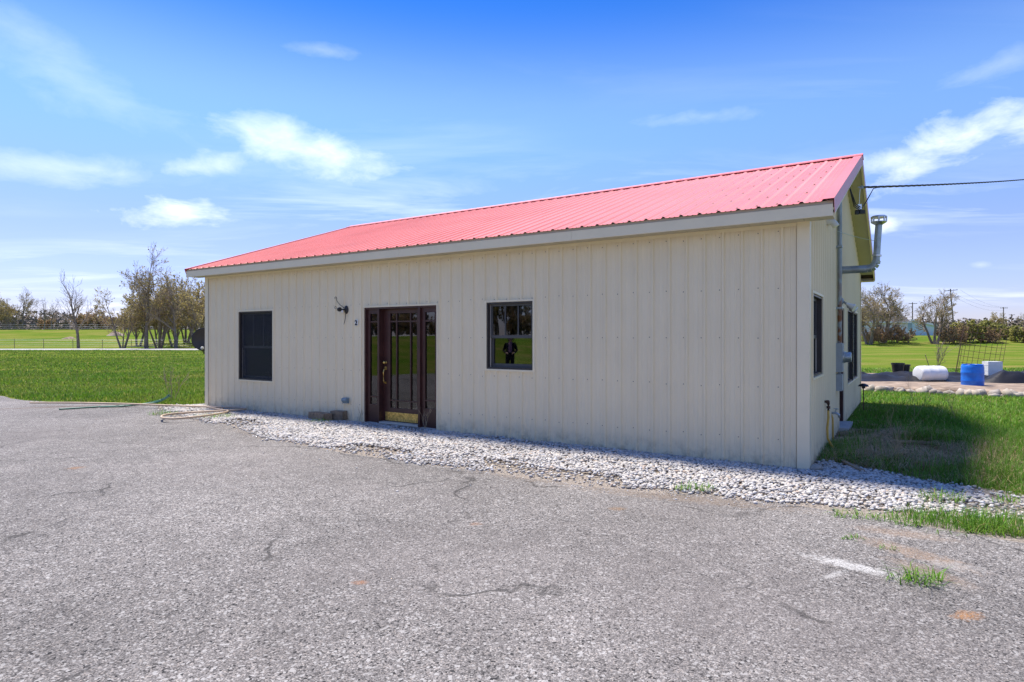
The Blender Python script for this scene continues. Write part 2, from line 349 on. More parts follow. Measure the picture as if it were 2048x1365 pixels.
def grass_ground_material():
    m = bpy.data.materials.new('grass_ground'); m.use_nodes = True; nt = m.node_tree; N = nt.nodes.new; L = nt.links.new
    b = nt.nodes['Principled BSDF']; b.inputs['Roughness'].default_value = .95; b.inputs['Specular IOR Level'].default_value = 0
    g = N('ShaderNodeNewGeometry')
    def nz(scale, det=5, rough=.6, st=(1, 1, 1)):
        mp = N('ShaderNodeMapping'); mp.inputs['Scale'].default_value = st; L(g.outputs['Position'], mp.inputs[0])
        n = N('ShaderNodeTexNoise'); n.inputs['Scale'].default_value = scale; n.inputs['Detail'].default_value = det; n.inputs['Roughness'].default_value = rough; L(mp.outputs[0], n.inputs['Vector']); return n.outputs[0]
    def ramp(f, lo, hi, c0, c1):
        r = N('ShaderNodeValToRGB'); r.color_ramp.elements[0].position = lo; r.color_ramp.elements[1].position = hi
        r.color_ramp.elements[0].color = (*c0, 1); r.color_ramp.elements[1].color = (*c1, 1); L(f, r.inputs[0]); return r.outputs[0]
    base = ramp(nz(.09, 6, .62, (1, 1.8, 1)), .36, .66, (.082, .152, .018), (.155, .185, .032))
    dry = ramp(nz(.21, 7, .65, (.6, 1.9, 1)), .49, .70, (0, 0, 0), (1, 1, 1))
    mx = N('ShaderNodeMix'); mx.data_type = 'RGBA'; L(dry, mx.inputs['Factor']); L(base, mx.inputs['A']); mx.inputs['B'].default_value = (.25, .205, .075, 1)
    sp = N('ShaderNodeSeparateXYZ'); L(g.outputs['Position'], sp.inputs[0])
    def mth(op, a, b_):
        n = N('ShaderNodeMath'); n.operation = op
        for i, v in enumerate((a, b_)):
            if isinstance(v, (int, float)): n.inputs[i].default_value = v
            else: L(v, n.inputs[i])
        return n.outputs[0]
    thatch = nz(2.2, 6, .7)
    for (x, y, rx, ry) in ((5.6, 9.1, 1.25, 2.0), (4.75, 7.55, 1.0, .8)):    # dead thatch beside the side wall
        e1 = mth('DIVIDE', mth('SUBTRACT', sp.outputs[0], x), rx); e2 = mth('DIVIDE', mth('SUBTRACT', sp.outputs[1], y), ry)
        r = mth('ADD', mth('SQRT', mth('ADD', mth('MULTIPLY', e1, e1), mth('MULTIPLY', e2, e2)), 0), mth('MULTIPLY', mth('SUBTRACT', thatch, .5), 1.6))
        k_ = N('ShaderNodeMapRange'); k_.inputs['From Min'].default_value = .7; k_.inputs['From Max'].default_value = 1.1; k_.inputs['To Min'].default_value = 1; k_.inputs['To Max'].default_value = 0; L(r, k_.inputs[0])
        m3 = N('ShaderNodeMix'); m3.data_type = 'RGBA'; L(k_.outputs[0], m3.inputs['Factor']); L(mx.outputs['Result'], m3.inputs['A']); m3.inputs['B'].default_value = (.33, .235, .14, 1); mx = m3
    f = ramp(nz(9, 8, .75), .25, .8, (.5, .5, .5), (1.45, 1.45, 1.45))
    m2 = N('ShaderNodeMix'); m2.data_type = 'RGBA'; m2.blend_type = 'MULTIPLY'; m2.inputs['Factor'].default_value = 1; L(mx.outputs['Result'], m2.inputs['A']); L(f, m2.inputs['B'])
    L(m2.outputs['Result'], b.inputs['Base Color'])
    bp = N('ShaderNodeBump'); bp.inputs['Strength'].default_value = .7; bp.inputs['Distance'].default_value = .06; L(nz(11, 7, .7), bp.inputs['Height']); L(bp.outputs[0], b.inputs['Normal'])
    return m
M['lawn'] = grass_ground_material()
def make_ground():
    def axis(lo, hi, fine_lo, fine_hi, step, grow):
        a = list(np.arange(fine_lo, fine_hi, step)); x = fine_hi; s = step
        while x < hi: a.append(x); s *= grow; x += s
        a.append(hi); x = fine_lo-step; s = step; pre = []
        while x > lo: pre.append(x); s *= grow; x -= s
        pre.append(lo); return np.array(pre[::-1]+a)
    xs = axis(-1800, 1800, -16, 16, .4, 1.07); ys = axis(-900, 2400, 2, 26, .4, 1.06)
    X, Y = np.meshgrid(xs, ys); Z = full_z(X, Y); nx, ny = len(xs), len(ys)
    V = np.stack([X, Y, Z], -1).reshape(-1, 3); i = np.arange(nx*ny).reshape(ny, nx)
    F = np.stack([i[:-1, :-1], i[:-1, 1:], i[1:, 1:], i[1:, :-1]], -1).reshape(-1, 4)
    struct(link('ground', np_mesh('ground', V, F, M['lawn'], True)))
make_ground()

def rough_outline(P, step, amp, seed):
    out = []; rnd = random.Random(seed); n = len(P)
    for k in range(n):
        (x0, y0), (x1, y1) = P[k], P[(k+1) % n]; d = math.hypot(x1-x0, y1-y0); m = max(1, min(int(d/step), 60))
        for j in range(m):
            t = j/m; x, y = x0+(x1-x0)*t, y0+(y1-y0)*t
            nz = (float(vnoise(x*2.3, y*2.3, seed))-.5)*2+(float(vnoise(x*9, y*9, seed+3))-.5)*1.0
            nx, ny = -(y1-y0)/d, (x1-x0)/d; out.append((x+nx*nz*amp, y+ny*nz*amp))
    return out
def sheet(name, P, z, m, thick=0.0):
    bm = bmesh.new(); vs = [bm.verts.new((x, y, z)) for x, y in P]; f = bm.faces.new(vs)
    if f.normal.z < 0: f.normal_flip()
    if thick:
        lo = [bm.verts.new((x, y, z-thick)) for x, y in P]; n = len(P)
        for k in range(n): bm.faces.new((vs[k], vs[(k+1) % n], lo[(k+1) % n], lo[k]))
    bmesh.ops.triangulate(bm, faces=[f for f in bm.faces if len(f.verts) > 4])
    bmesh.ops.recalc_face_normals(bm, faces=bm.faces)
    me = bpy.data.meshes.new(name); bm.to_mesh(me); bm.free(); me.materials.append(m)
    return link(name, me)
def asphalt_material():
    m = bpy.data.materials.new('worn_asphalt'); m.use_nodes = True; nt = m.node_tree; N = nt.nodes.new; L = nt.links.new
    b = nt.nodes['Principled BSDF']; b.inputs['Roughness'].default_value = .88; b.inputs['Specular IOR Level'].default_value = .25
    g = N('ShaderNodeNewGeometry'); P = g.outputs['Position']
    def nz(scale, det=5, rough=.6, off=(0, 0, 0), st=(1, 1, 1)):
        mp = N('ShaderNodeMapping'); mp.inputs['Location'].default_value = off; mp.inputs['Scale'].default_value = st; L(P, mp.inputs[0])
        n = N('ShaderNodeTexNoise'); n.inputs['Scale'].default_value = scale; n.inputs['Detail'].default_value = det; n.inputs['Roughness'].default_value = rough; L(mp.outputs[0], n.inputs['Vector']); return n.outputs[0]
    def mr(f, a, b_, c=0., d=1.):
        n = N('ShaderNodeMapRange'); n.inputs['From Min'].default_value = a; n.inputs['From Max'].default_value = b_; n.inputs['To Min'].default_value = c; n.inputs['To Max'].default_value = d; L(f, n.inputs[0]); return n.outputs[0]
    def mix(fac, a, b_, mode='MIX'):
        n = N('ShaderNodeMix'); n.data_type = 'RGBA'; n.blend_type = mode
        if isinstance(fac, (int, float)): n.inputs['Factor'].default_value = fac
        else: L(fac, n.inputs['Factor'])
        for s, v in (('A', a), ('B', b_)):
            if isinstance(v, tuple): n.inputs[s].default_value = (*v, 1)
            else: L(v, n.inputs[s])
        return n.outputs['Result']
    def mth(op, a, b_):
        n = N('ShaderNodeMath'); n.operation = op
        for i, v in enumerate((a, b_)):
            if isinstance(v, (int, float)): n.inputs[i].default_value = v
            else: L(v, n.inputs[i])
        return n.outputs[0]
    # aggregate: stones of two sizes set in binder
    vo = N('ShaderNodeTexVoronoi'); vo.inputs['Scale'].default_value = 125; L(P, vo.inputs['Vector'])
    sc = N('ShaderNodeSeparateColor'); L(vo.outputs['Color'], sc.inputs[0])
    rp = N('ShaderNodeValToRGB'); cr = rp.color_ramp; cr.elements[0].color = (.10, .092, .088, 1); cr.elements[1].color = (.52, .495, .47, 1)
    for p, c in ((.25, (.185, .172, .165)), (.55, (.26, .242, .232)), (.8, (.335, .315, .302)), (.9, (.39, .345, .31))): e = cr.elements.new(p); e.color = (*c, 1)
    L(sc.outputs[0], rp.inputs[0])
    gap = mr(vo.outputs['Distance'], .25, .75, 1.06, .58)
    v2 = N('ShaderNodeTexVoronoi'); v2.inputs['Scale'].default_value = 70; L(P, v2.inputs['Vector'])
    s2 = N('ShaderNodeSeparateColor'); L(v2.outputs['Color'], s2.inputs[0])
    col = mix(1., rp.outputs[0], gap, 'MULTIPLY')
    col = mix(mr(s2.outputs[1], .90, .93), col, (.40, .385, .37))
    col = mix(mr(s2.outputs[2], .93, .95), col, (.035, .034, .035))
    col = mix(1., col, mr(nz(.45, 6, .62), .3, .72, .74, 1.28), 'MULTIPLY')
    col = mix(1., col, mr(nz(4.5, 6, .7, (4, 2, 0)), .28, .75, .80, 1.2), 'MULTIPLY')
    col = mix(mr(nz(.22, 5, .6, (9, 3, 0)), .5, .7, 0, .35), col, (.225, .20, .19))
    col = mix(mr(nz(1.1, 7, .7, (1, 8, 0)), .62, .74, 0, .5), col, (.075, .072, .074))
    # hairline cracks: edges of distorted large cells, only here and there
    mp = N('ShaderNodeMapping'); L(P, mp.inputs[0]); dn = N('ShaderNodeTexNoise'); dn.inputs['Scale'].default_value = 2.2; dn.inputs['Detail'].default_value = 6; L(P, dn.inputs['Vector'])
    va = N('ShaderNodeVectorMath'); va.operation = 'MULTIPLY_ADD'; L(dn.outputs['Color'], va.inputs[0]); va.inputs[1].default_value = (.7, .7, 0); L(mp.outputs[0], va.inputs[2])
    vc = N('ShaderNodeTexVoronoi'); vc.feature = 'DISTANCE_TO_EDGE'; vc.inputs['Scale'].default_value = .42; L(va.outputs[0], vc.inputs['Vector'])
    ck = mth('MULTIPLY', mr(vc.outputs['Distance'], .003, .009, 1, 0), mr(nz(.5, 4, .6, (2, 5, 0)), .50, .58))
    col = mix(mth('MULTIPLY', ck, .7), col, (.045, .042, .04))
    # rust coloured spots, sand and a patch of spilt white paint, each with its own place
    sp = N('ShaderNodeSeparateXYZ'); L(P, sp.inputs[0])
    cache = {}
    def shared(sc):
        if sc not in cache: cache[sc] = nz(sc, 8, .75)
        return cache[sc]
    def spot(x, y, rx, ry, rot, colr, strength, rag=.9, nsc=14.):
        c, s = math.cos(rot), math.sin(rot)
        ax = mth('SUBTRACT', sp.outputs[0], x); ay = mth('SUBTRACT', sp.outputs[1], y)
        e1 = mth('DIVIDE', mth('ADD', mth('MULTIPLY', ax, c), mth('MULTIPLY', ay, s)), rx); e2 = mth('DIVIDE', mth('SUBTRACT', mth('MULTIPLY', ay, c), mth('MULTIPLY', ax, s)), ry)
        r = mth('SQRT', mth('ADD', mth('MULTIPLY', e1, e1), mth('MULTIPLY', e2, e2)), 0)
        r = mth('ADD', r, mth('MULTIPLY', mth('SUBTRACT', shared(nsc), .5), rag*2.8))
        nonlocal col
        col = mix(mth('MULTIPLY', mth('MULTIPLY', mr(r, .45, 1.15, 1, 0), strength), mr(sc.outputs[1], .15, .6, .25, 1.15)), col, colr)
    spot(-5.17, 7.28, .10, .09, 0, (.33, .17, .075), .6); spot(-.96, 3.88, .05, .04, 0, (.36, .16, .07), .6); spot(2.53, 3.42, .10, .055, .3, (.40, .20, .08), .7)
    spot(-.3, 5.1, .06, .05, 0, (.33, .17, .09), .4); spot(.95, 5.55, .09, .06, .3, (.33, .2, .1), .5)
    spot(2.88, 4.42, .42, .13, -1.05, (.33, .235, .165), .62); spot(3.08, 4.85, .36, .12, -.5, (.32, .23, .165), .55); spot(2.75, 4.05, .3, .12, -1.2, (.31, .225, .165), .5)
    spot(2.30, 4.17, .30, .085, -.75, (.60, .59, .57), .75, 1.25, 20.); spot(2.12, 4.02, .16, .03, .55, (.55, .54, .52), .5, 1.1, 20.); spot(3.0, 4.16, .18, .09, -.5, (.48, .47, .45), .35, 1.2, 20.)
    spot(1.6, 5.95, 1.2, .16, -.42, (.24, .175, .12), .5, 1.5, 14.); spot(.2, 6.75, .8, .12, -.5, (.22, .165, .12), .45, 1.5, 14.); spot(-4.2, 9.9, 1.2, .16, -.8, (.2, .155, .115), .4, 1.5, 14.)
    spot(-9.6, 13.9, 2.6, .10, .42, (.15, .09, .055), .75, .7, 5.)
    hsv = N('ShaderNodeHueSaturation'); hsv.inputs['Value'].default_value = .82; L(col, hsv.inputs['Color']); L(hsv.outputs[0], b.inputs['Base Color'])
    bp = N('ShaderNodeBump'); bp.inputs['Strength'].default_value = .55; bp.inputs['Distance'].default_value = .006
    hh = mth('SUBTRACT', mr(vo.outputs['Distance'], 0, .8, 1, 0), mth('MULTIPLY', ck, 2.)); L(hh, bp.inputs['Height']); L(bp.outputs[0], b.inputs['Normal'])
    return m
M['asphalt'] = asphalt_material()
M['gravelbase'] = mat('gravel_bed_base', (.12, .095, .075), .95, .4, 45, bump=1., bscale=90, col2=(.30, .26, .22))
struct(sheet('asphalt_lot', rough_outline(ASPH, .12, .045, 4), .004, M['asphalt'], .03))
DIRT = [AB(12.6, .2), (-8.3, 14.05), (-7.5, 12.3), (-6.5, 11.3), (-5.1, 10.4), (-3.8, 8.9), (-2.4, 7.8), (-.75, 6.85), (.8, 6.0), (1.7, 5.6), (2.5, 5.2), (3.3, 4.6), (4.7, 4.0), (6.4, 3.2),
        (6.6, 4.6), (5.75, 5.3), (5.1, 5.95), (4.95, 6.25), (4.55, 6.7), (4.3, 7.35), (4.2, 8.3), AB(-.02, 1.2), AB(-.02, .05), AB(0, .05), AB(12.3, .05)]
struct(sheet('gravel_strip', rough_outline(DIRT, .15, .04, 8), -.002, M['gravelbase']))
M['road'] = mat('road_surface', (.36, .35, .34), .9, .08, .4)
def ribbon(name, pts, w, m, lift=.05):
    V, F = [], []
    for k, (x, y) in enumerate(pts):
        x0, y0 = pts[max(k-1, 0)]; x1, y1 = pts[min(k+1, len(pts)-1)]; d = math.hypot(x1-x0, y1-y0); nx, ny = -(y1-y0)/d, (x1-x0)/d
        for s in (-1, -.5, 0, .5, 1):
            xx, yy = x+nx*w/2*s, y+ny*w/2*s; V.append((xx, yy, float(full_z(xx, yy))+lift+(0 if abs(s) < 1 else -.12)))
    for k in range(len(pts)-1):
        for j in range(4): a = k*5+j; F.append((a, a+1, a+6, a+5))
    me = bpy.data.meshes.new(name); me.from_pydata(V, [], F); me.materials.append(m); me.update(); return struct(link(name, me))
ribbon('road', [(x, 76.5+.00004*(x+40)**2) for x in range(-420, 30, 6)], 6.2, M['road'], .10)
ribbon('side_road', [(-72-.0004*y*y, y) for y in range(-120, 48, 4)], 6, M['road'], .10)

# ------------------------------------------------------------------ gravel stones
def in_view(X, Y, m=.16):   # inside the picture's field of view with a margin
    return (Y > .8) & (np.abs(X) < (.834+m)*Y+1.0)
def icosa():
    t = (1+5**.5)/2; V = np.array([(-1, t, 0), (1, t, 0), (-1, -t, 0), (1, -t, 0), (0, -1, t), (0, 1, t), (0, -1, -t), (0, 1, -t), (t, 0, -1), (t, 0, 1), (-t, 0, -1), (-t, 0, 1)], float)
    F = np.array([(0, 11, 5), (0, 5, 1), (0, 1, 7), (0, 7, 10), (0, 10, 11), (1, 5, 9), (5, 11, 4), (11, 10, 2), (10, 7, 6), (7, 1, 8), (3, 9, 4), (3, 4, 2), (3, 2, 6), (3, 6, 8), (3, 8, 9), (4, 9, 5), (2, 4, 11), (6, 2, 10), (8, 6, 7), (9, 8, 1)])
    return V/np.linalg.norm(V[0]), F
def stones_mesh(name, X, Y, Z, size, m, seed, flat=.62):
    rg = np.random.default_rng(seed); V0, F0 = icosa(); n = len(X)
    V = V0[None]*(1+rg.uniform(-.28, .28, (n, 12, 1)))
    V = V*np.stack([rg.uniform(.75, 1.3, n), rg.uniform(.7, 1.1, n), rg.uniform(flat*.8, flat*1.25, n)], -1)[:, None]
    a = rg.uniform(0, 6.283, n); c, s = np.cos(a), np.sin(a); t = rg.uniform(-.5, .5, n)
    x, y, z = V[..., 0], V[..., 1], V[..., 2]; y, z = y*np.cos(t)[:, None]-z*np.sin(t)[:, None], y*np.sin(t)[:, None]+z*np.cos(t)[:, None]
    x, y = x*c[:, None]-y*s[:, None], x*s[:, None]+y*c[:, None]
    V = np.stack([x, y, z], -1)*size[:, None, None]; V += np.stack([X, Y, Z], -1)[:, None]
    F = (F0[None]+(np.arange(n)*12)[:, None, None]).reshape(-1, 3)
    return np_mesh(name, V.reshape(-1, 3), F, m, False)
def lawn_mask(X, Y):
    return np.minimum(np.minimum(poly_dist(ASPH, X, Y), poly_dist(GRAV, X, Y)), np.minimum(poly_dist(FOOT, X, Y), poly_dist(BED, X, Y)))
def make_gravel():
    rg = np.random.default_rng(11); n = 240000
    X = rg.uniform(-9, 6.2, n); Y = rg.uniform(4.4, 15, n); d = poly_dist(GRAV, X, Y); fd = poly_dist(FOOT, X, Y)
    nz = fbm(X*1.6, Y*1.6, 21); edge = d+.30*(nz-.5)
    dist = np.hypot(X, Y); size = np.where(dist < 9, rg.uniform(.010, .026, n), rg.uniform(.014, .029, n))
    keep = (edge < rg.exponential(.035, n)) & (fd > .015) & in_view(X, Y)
    # bare, dirty patches near the outer edge and a thinner spread at the left end
    bare = (vnoise(X*1.2, Y*1.2, 31) > .62) & (d > -.45) & (rg.random(n) < .8); keep &= ~bare
    keep &= rg.random(n) < np.where(d > -.12, .55, 1)
    X, Y, size, d = X[keep], Y[keep], size[keep], d[keep]
    Z = .004+.035*sstep(0, .5, -d)*fbm(X*2.2, Y*2.2, 41)*1.4+rg.uniform(0, .012, len(X))
    o = link('gravel', stones_mesh('gravel', X, Y, Z, size, M['pebble'], 12)); tag(o, 'pale grey limestone gravel spread along the foot of the beige wall', 'gravel', kind='stuff')
    n = 60000; X2 = rg.uniform(-9, 6.2, n); Y2 = rg.uniform(4.2, 15, n); d2 = poly_dist(GRAV, X2, Y2); k = (d2 > -.25) & (d2 < .30) & (poly_dist(FOOT, X2, Y2) > .02) & in_view(X2, Y2) & (rg.random(n) < np.exp(-np.maximum(d2, 0)*9)) & (lawn_mask(X2, Y2) < .12)
    X2, Y2 = X2[k], Y2[k]; o = link('fine_gravel', stones_mesh('fine_gravel', X2, Y2, np.full(len(X2), .005), rg.uniform(.004, .012, len(X2)), M['pebble'], 15)); tag(o, 'fine pale grit along the ragged edge of the gravel strip', 'gravel', kind='stuff')
    # loose chips kicked out on the asphalt
    n = 900; X = rg.uniform(-8, 4.5, n); Y = rg.uniform(3, 13.5, n); d = poly_dist(ASPH, X, Y); k = (d < -.03) & (d > -1.3) & (rg.random(n) < np.exp(d*2.2)*.8)
    X, Y = X[k], Y[k]; o = link('gravel_chips', stones_mesh('gravel_chips', X, Y, np.full(len(X), .008), rg.uniform(.006, .016, len(X)), M['pebble'], 13))
    tag(o, 'loose pale chips scattered over the asphalt beside the gravel strip', 'gravel', kind='stuff')
make_gravel()

# ------------------------------------------------------------------ grass
def blade_material(name, c0, c1, dryc, dry_amt):
    m = bpy.data.materials.new(name); m.use_nodes = True; nt = m.node_tree; N = nt.nodes.new; L = nt.links.new
    b = nt.nodes['Principled BSDF']; b.inputs['Roughness'].default_value = .6; b.inputs['Specular IOR Level'].default_value = .25
    g = N('ShaderNodeNewGeometry'); n = N('ShaderNodeTexNoise'); n.inputs['Scale'].default_value = .35; n.inputs['Detail'].default_value = 5; L(g.outputs['Position'], n.inputs['Vector'])
    rp = N('ShaderNodeValToRGB'); rp.color_ramp.elements[0].position = .35; rp.color_ramp.elements[1].position = .68; rp.color_ramp.elements[0].color = (*c0, 1); rp.color_ramp.elements[1].color = (*c1, 1); L(n.outputs[0], rp.inputs[0])
    r2 = N('ShaderNodeValToRGB'); r2.color_ramp.elements[0].position = 1-dry_amt-.04; r2.color_ramp.elements[1].position = 1-dry_amt; r2.color_ramp.elements[0].color = (0, 0, 0, 1); L(g.outputs['Random Per Island'], r2.inputs[0])
    mx = N('ShaderNodeMix'); mx.data_type = 'RGBA'; L(r2.outputs[0], mx.inputs['Factor']); L(rp.outputs[0], mx.inputs['A']); mx.inputs['B'].default_value = (*dryc, 1)
    hs = N('ShaderNodeHueSaturation'); mr = N('ShaderNodeMapRange'); mr.inputs['To Min'].default_value = .65; mr.inputs['To Max'].default_value = 1.35
    ml = N('ShaderNodeMath'); ml.operation = 'FRACT'; mm = N('ShaderNodeMath'); mm.operation = 'MULTIPLY'; mm.inputs[1].default_value = 37.7; L(g.outputs['Random Per Island'], mm.inputs[0]); L(mm.outputs[0], ml.inputs[0]); L(ml.outputs[0], mr.inputs[0])
    L(mr.outputs[0], hs.inputs['Value']); L(mx.outputs['Result'], hs.inputs['Color']); L(hs.outputs[0], b.inputs['Base Color'])
    t = N('ShaderNodeBsdfTranslucent'); L(hs.outputs[0], t.inputs[0]); ms = N('ShaderNodeMixShader'); ms.inputs[0].default_value = .35; L(b.outputs[0], ms.inputs[1]); L(t.outputs[0], ms.inputs[2]); L(ms.outputs[0], nt.nodes['Material Output'].inputs[0])
    return m
M['blade'] = blade_material('grass_blades', (.115, .235, .020), (.21, .275, .040), (.36, .33, .10), .05)
M['blade2'] = blade_material('lush_grass_blades', (.105, .25, .022), (.165, .295, .035), (.40, .33, .16), .05)
M['straw'] = blade_material('dry_grass', (.54, .39, .23), (.64, .50, .31), (.14, .22, .03), .10)
def blades(name, X, Y, Z, h, w, lean, m, seed):
    rg = np.random.default_rng(seed); n = len(X); a = rg.uniform(0, 6.283, n); dx, dy = np.cos(a), np.sin(a); px, py = -dy, dx
    l = lean*h; V = np.empty((n, 5, 3), np.float32)
    mid = .55
    V[:, 0] = np.stack([X-px*w, Y-py*w, Z], -1); V[:, 1] = np.stack([X+px*w, Y+py*w, Z], -1)
    mx, my, mz = X+dx*l*.3, Y+dy*l*.3, Z+h*mid
    V[:, 2] = np.stack([mx+px*w*.75, my+py*w*.75, mz], -1); V[:, 3] = np.stack([mx-px*w*.75, my-py*w*.75, mz], -1)
    V[:, 4] = np.stack([X+dx*l, Y+dy*l, Z+h*np.sqrt(np.maximum(.12, 1-.45*lean**2))], -1)
    b = (np.arange(n)*5)[:, None]
    F = np.concatenate([b+np.array([[0, 1, 2]]), b+np.array([[0, 2, 3]]), b+np.array([[3, 2, 4]])], 0)
    return np_mesh(name, V.reshape(-1, 3), F, m)
def make_grass():
    rg = np.random.default_rng(77); hx, hy = 5.6, 9.1
    def field(name, boxes, dens, hr, wr, lean, m, label, seed, dry=False):
        PX, PY = [], []
        for (x0, x1, y0, y1), de in zip(boxes, dens):
            n = int((x1-x0)*(y1-y0)*de); x = rg.uniform(x0, x1, n); y = rg.uniform(y0, y1, n); k = in_view(x, y, .10); PX.append(x[k]); PY.append(y[k])
        X, Y = np.concatenate(PX), np.concatenate(PY); d = lawn_mask(X, Y)
        nz = fbm(X*1.1, Y*1.1, 51)
        # worn, dry ground beside the right wall
        q = np.clip(1.3*np.exp(-(((X-hx)/.95)**2+((Y-hy)/1.6)**2))+1.2*np.exp(-(((X-4.75)/.75)**2+((Y-7.55)/.6)**2)), 0, 1)
        keep = (d+.35*(nz-.5) > .03) & (d > .0)
        keep &= (rg.random(len(X)) < q*1.3*(vnoise(X*2, Y*2, 63) > .3)) if dry else (rg.random(len(X)) > q*.97*(vnoise(X*2.2, Y*2.2, 61) > .25))
        X, Y, d, nz = X[keep], Y[keep], d[keep], nz[keep]; n = len(X)
        dist = np.hypot(X, Y); h = rg.uniform(*hr, n)*(.55+.9*fbm(X*.6, Y*.6, 71))*np.clip(.45+d*1.2, .45, 1)*(1-.55*sstep(10, 14, dist)*(X > 0))
        w = rg.uniform(*wr, n)*np.clip(dist/9, .8, 5)
        o = link(name, blades(name, X, Y, full_z(X, Y)-.005, h, w, rg.uniform(*lean, n), m, seed)); tag(o, label, 'grass', kind='stuff'); return n
    c = field('lawn_grass', [(-20, -5.5, 13, 19), (-26, -7, 19, 27), (-40, -8, 27, 45), (-66, -16, 45, 72)], (520, 230, 70, 22), (.05, .12), (.004, .007), (.1, .8), M['blade'], 'mown green lawn between the asphalt and the distant road', 1)
    c2 = field('meadow_grass', [(3.4, 8, 4.4, 9), (4.5, 12, 9, 13), (6, 18, 13, 17), (8, 30, 17, 30)], (2200, 1000, 460, 110), (.09, .26), (.0024, .0048), (.15, 1.0), M['blade2'], 'lush bright green grass growing right of the building', 2)
    c3 = field('dry_grass', [(3.4, 8, 4.8, 13)], (3800,), (.06, .20), (.002, .0042), (.9, 2.6), M['straw'], 'flattened straw coloured dead grass beside the side wall', 3, True)
    print('blades', c, c2, c3)
make_grass()
def tuft(x, y, n, h, r, label, m='blade2', seed=0, group='grass tufts growing through gravel and asphalt', lean=(.3, 2.0), w=(.002, .0045)):
    rg = np.random.default_rng(900+seed); rr = r*np.sqrt(rg.random(n)); a = rg.uniform(0, 6.283, n); X, Y = rr*np.cos(a)*1.4, rr*np.sin(a)*.8
    o = link('grass_tuft', blades('grass_tuft', X, Y, np.zeros(n), h*rg.uniform(.45, 1.15, n)*(1-.4*rr/r), rg.uniform(*w, n), rg.uniform(*lean, n), M[m], seed))
    o.location = (x, y, .035 if float(poly_dist(GRAV, np.array(x), np.array(y))) < 0 else max(.0, float(full_z(x, y)))); tag(o, label, 'grass tuft', group); return o
for k, a in enumerate(((2.57, 3.9, 80, .17, .13, 'spiky green grass tuft growing on the asphalt by the white paint'), (4.0, 5.72, 70, .2, .16, 'tall green grass tuft standing in the right end of the gravel'),
          (1.83, 6.14, 90, .12, .15, 'small green tuft at the gravel edge below the plain wall'), (-6.97, 12.3, 110, .2, .22, 'green tuft inside the loop of tan hose'),
          (-5.66, 11.75, 120, .12, .3, 'yellowish tuft beside the tan hose below the left window'), (-3.42, 10.95, 60, .15, .16, 'green tuft against the timber block'),
          (2.95, 5.3, 70, .12, .14, 'low green tuft between gravel and asphalt right of the corner'), (3.35, 5.2, 110, .13, .22, 'broad low tuft at the front edge of the right gravel'),
          (2.62, 4.72, 26, .07, .06, 'tiny green sprout on the sandy asphalt near the gravel'), (2.75, 4.5, 22, .05, .06, 'tiny green sprout in the middle of the sandy patch'),
          (4.55, 5.65, 40, .14, .1, 'thin green tuft in the gravel near the right edge'), (-11.1, 14.7, 90, .1, .25, 'low weedy tuft on the far left asphalt edge'))): tuft(*a, seed=k)
def strip_grass():
    rg = np.random.default_rng(5); n = 3000; t = rg.random(n); X = 3.35+t*2.4+rg.normal(0, .08, n); Y = 5.08-t*.55+rg.normal(0, .13, n)*(.5+t)
    k = vnoise(X*3.4, Y*3.4, 8) > .42; X, Y = X[k], Y[k]; n = len(X)
    o = link('verge_grass', blades('verge_grass', X, Y, np.full(n, .0), rg.uniform(.03, .10, n), rg.uniform(.002, .0045, n), rg.uniform(.5, 2.4, n), M['blade'], 6)); tag(o, 'thin strip of grass between the right gravel and the asphalt', 'grass', kind='stuff')
strip_grass()

# ------------------------------------------------------------------ the building
LEN, WID, HS, OV, RK, RL = 12.287, 9.096, 2.902, .2876, .2944, .3243
ZE, SL = 3.068, .3472; CPHI = 1/math.hypot(1, SL); SPHI = SL*CPHI; TSL = (WID/2+OV)/CPHI
B = empty('metal_building', (CX, CY, 0), -TH)
tag(B, 'beige ribbed steel building with a pinkish red metal gable roof', 'building')
def zroof(b): return ZE+SL*(min(b, WID-b)+OV)
def profile(length, off, s0=0., h=.025, bw=.050, tw=.020, minor=True):
    P = [(s0, 0.)]; k = math.floor((s0-off)/.2286)-1
    while True:
        r = off+k*.2286; k += 1
        if r-bw > length: break
        seq = [(r-bw/2, 0), (r-tw/2, h), (r+tw/2, h), (r+bw/2, 0)]
        if minor:
            for q in (.083, .146): seq += [(r+q-.012, 0), (r+q-.005, .005), (r+q+.005, .005), (r+q+.012, 0)]
        P += [p for p in seq if s0 < p[0] < length]
    P.append((length, 0.)); return P
def cut(P, lo, hi, extra=()):
    xs = [p[0] for p in P]; ds = [p[1] for p in P]
    S = sorted(set([lo, hi]+[x for x in xs if lo < x < hi]+[e for e in extra if lo < e < hi]))
    return [(s, float(np.interp(s, xs, ds))) for s in S]
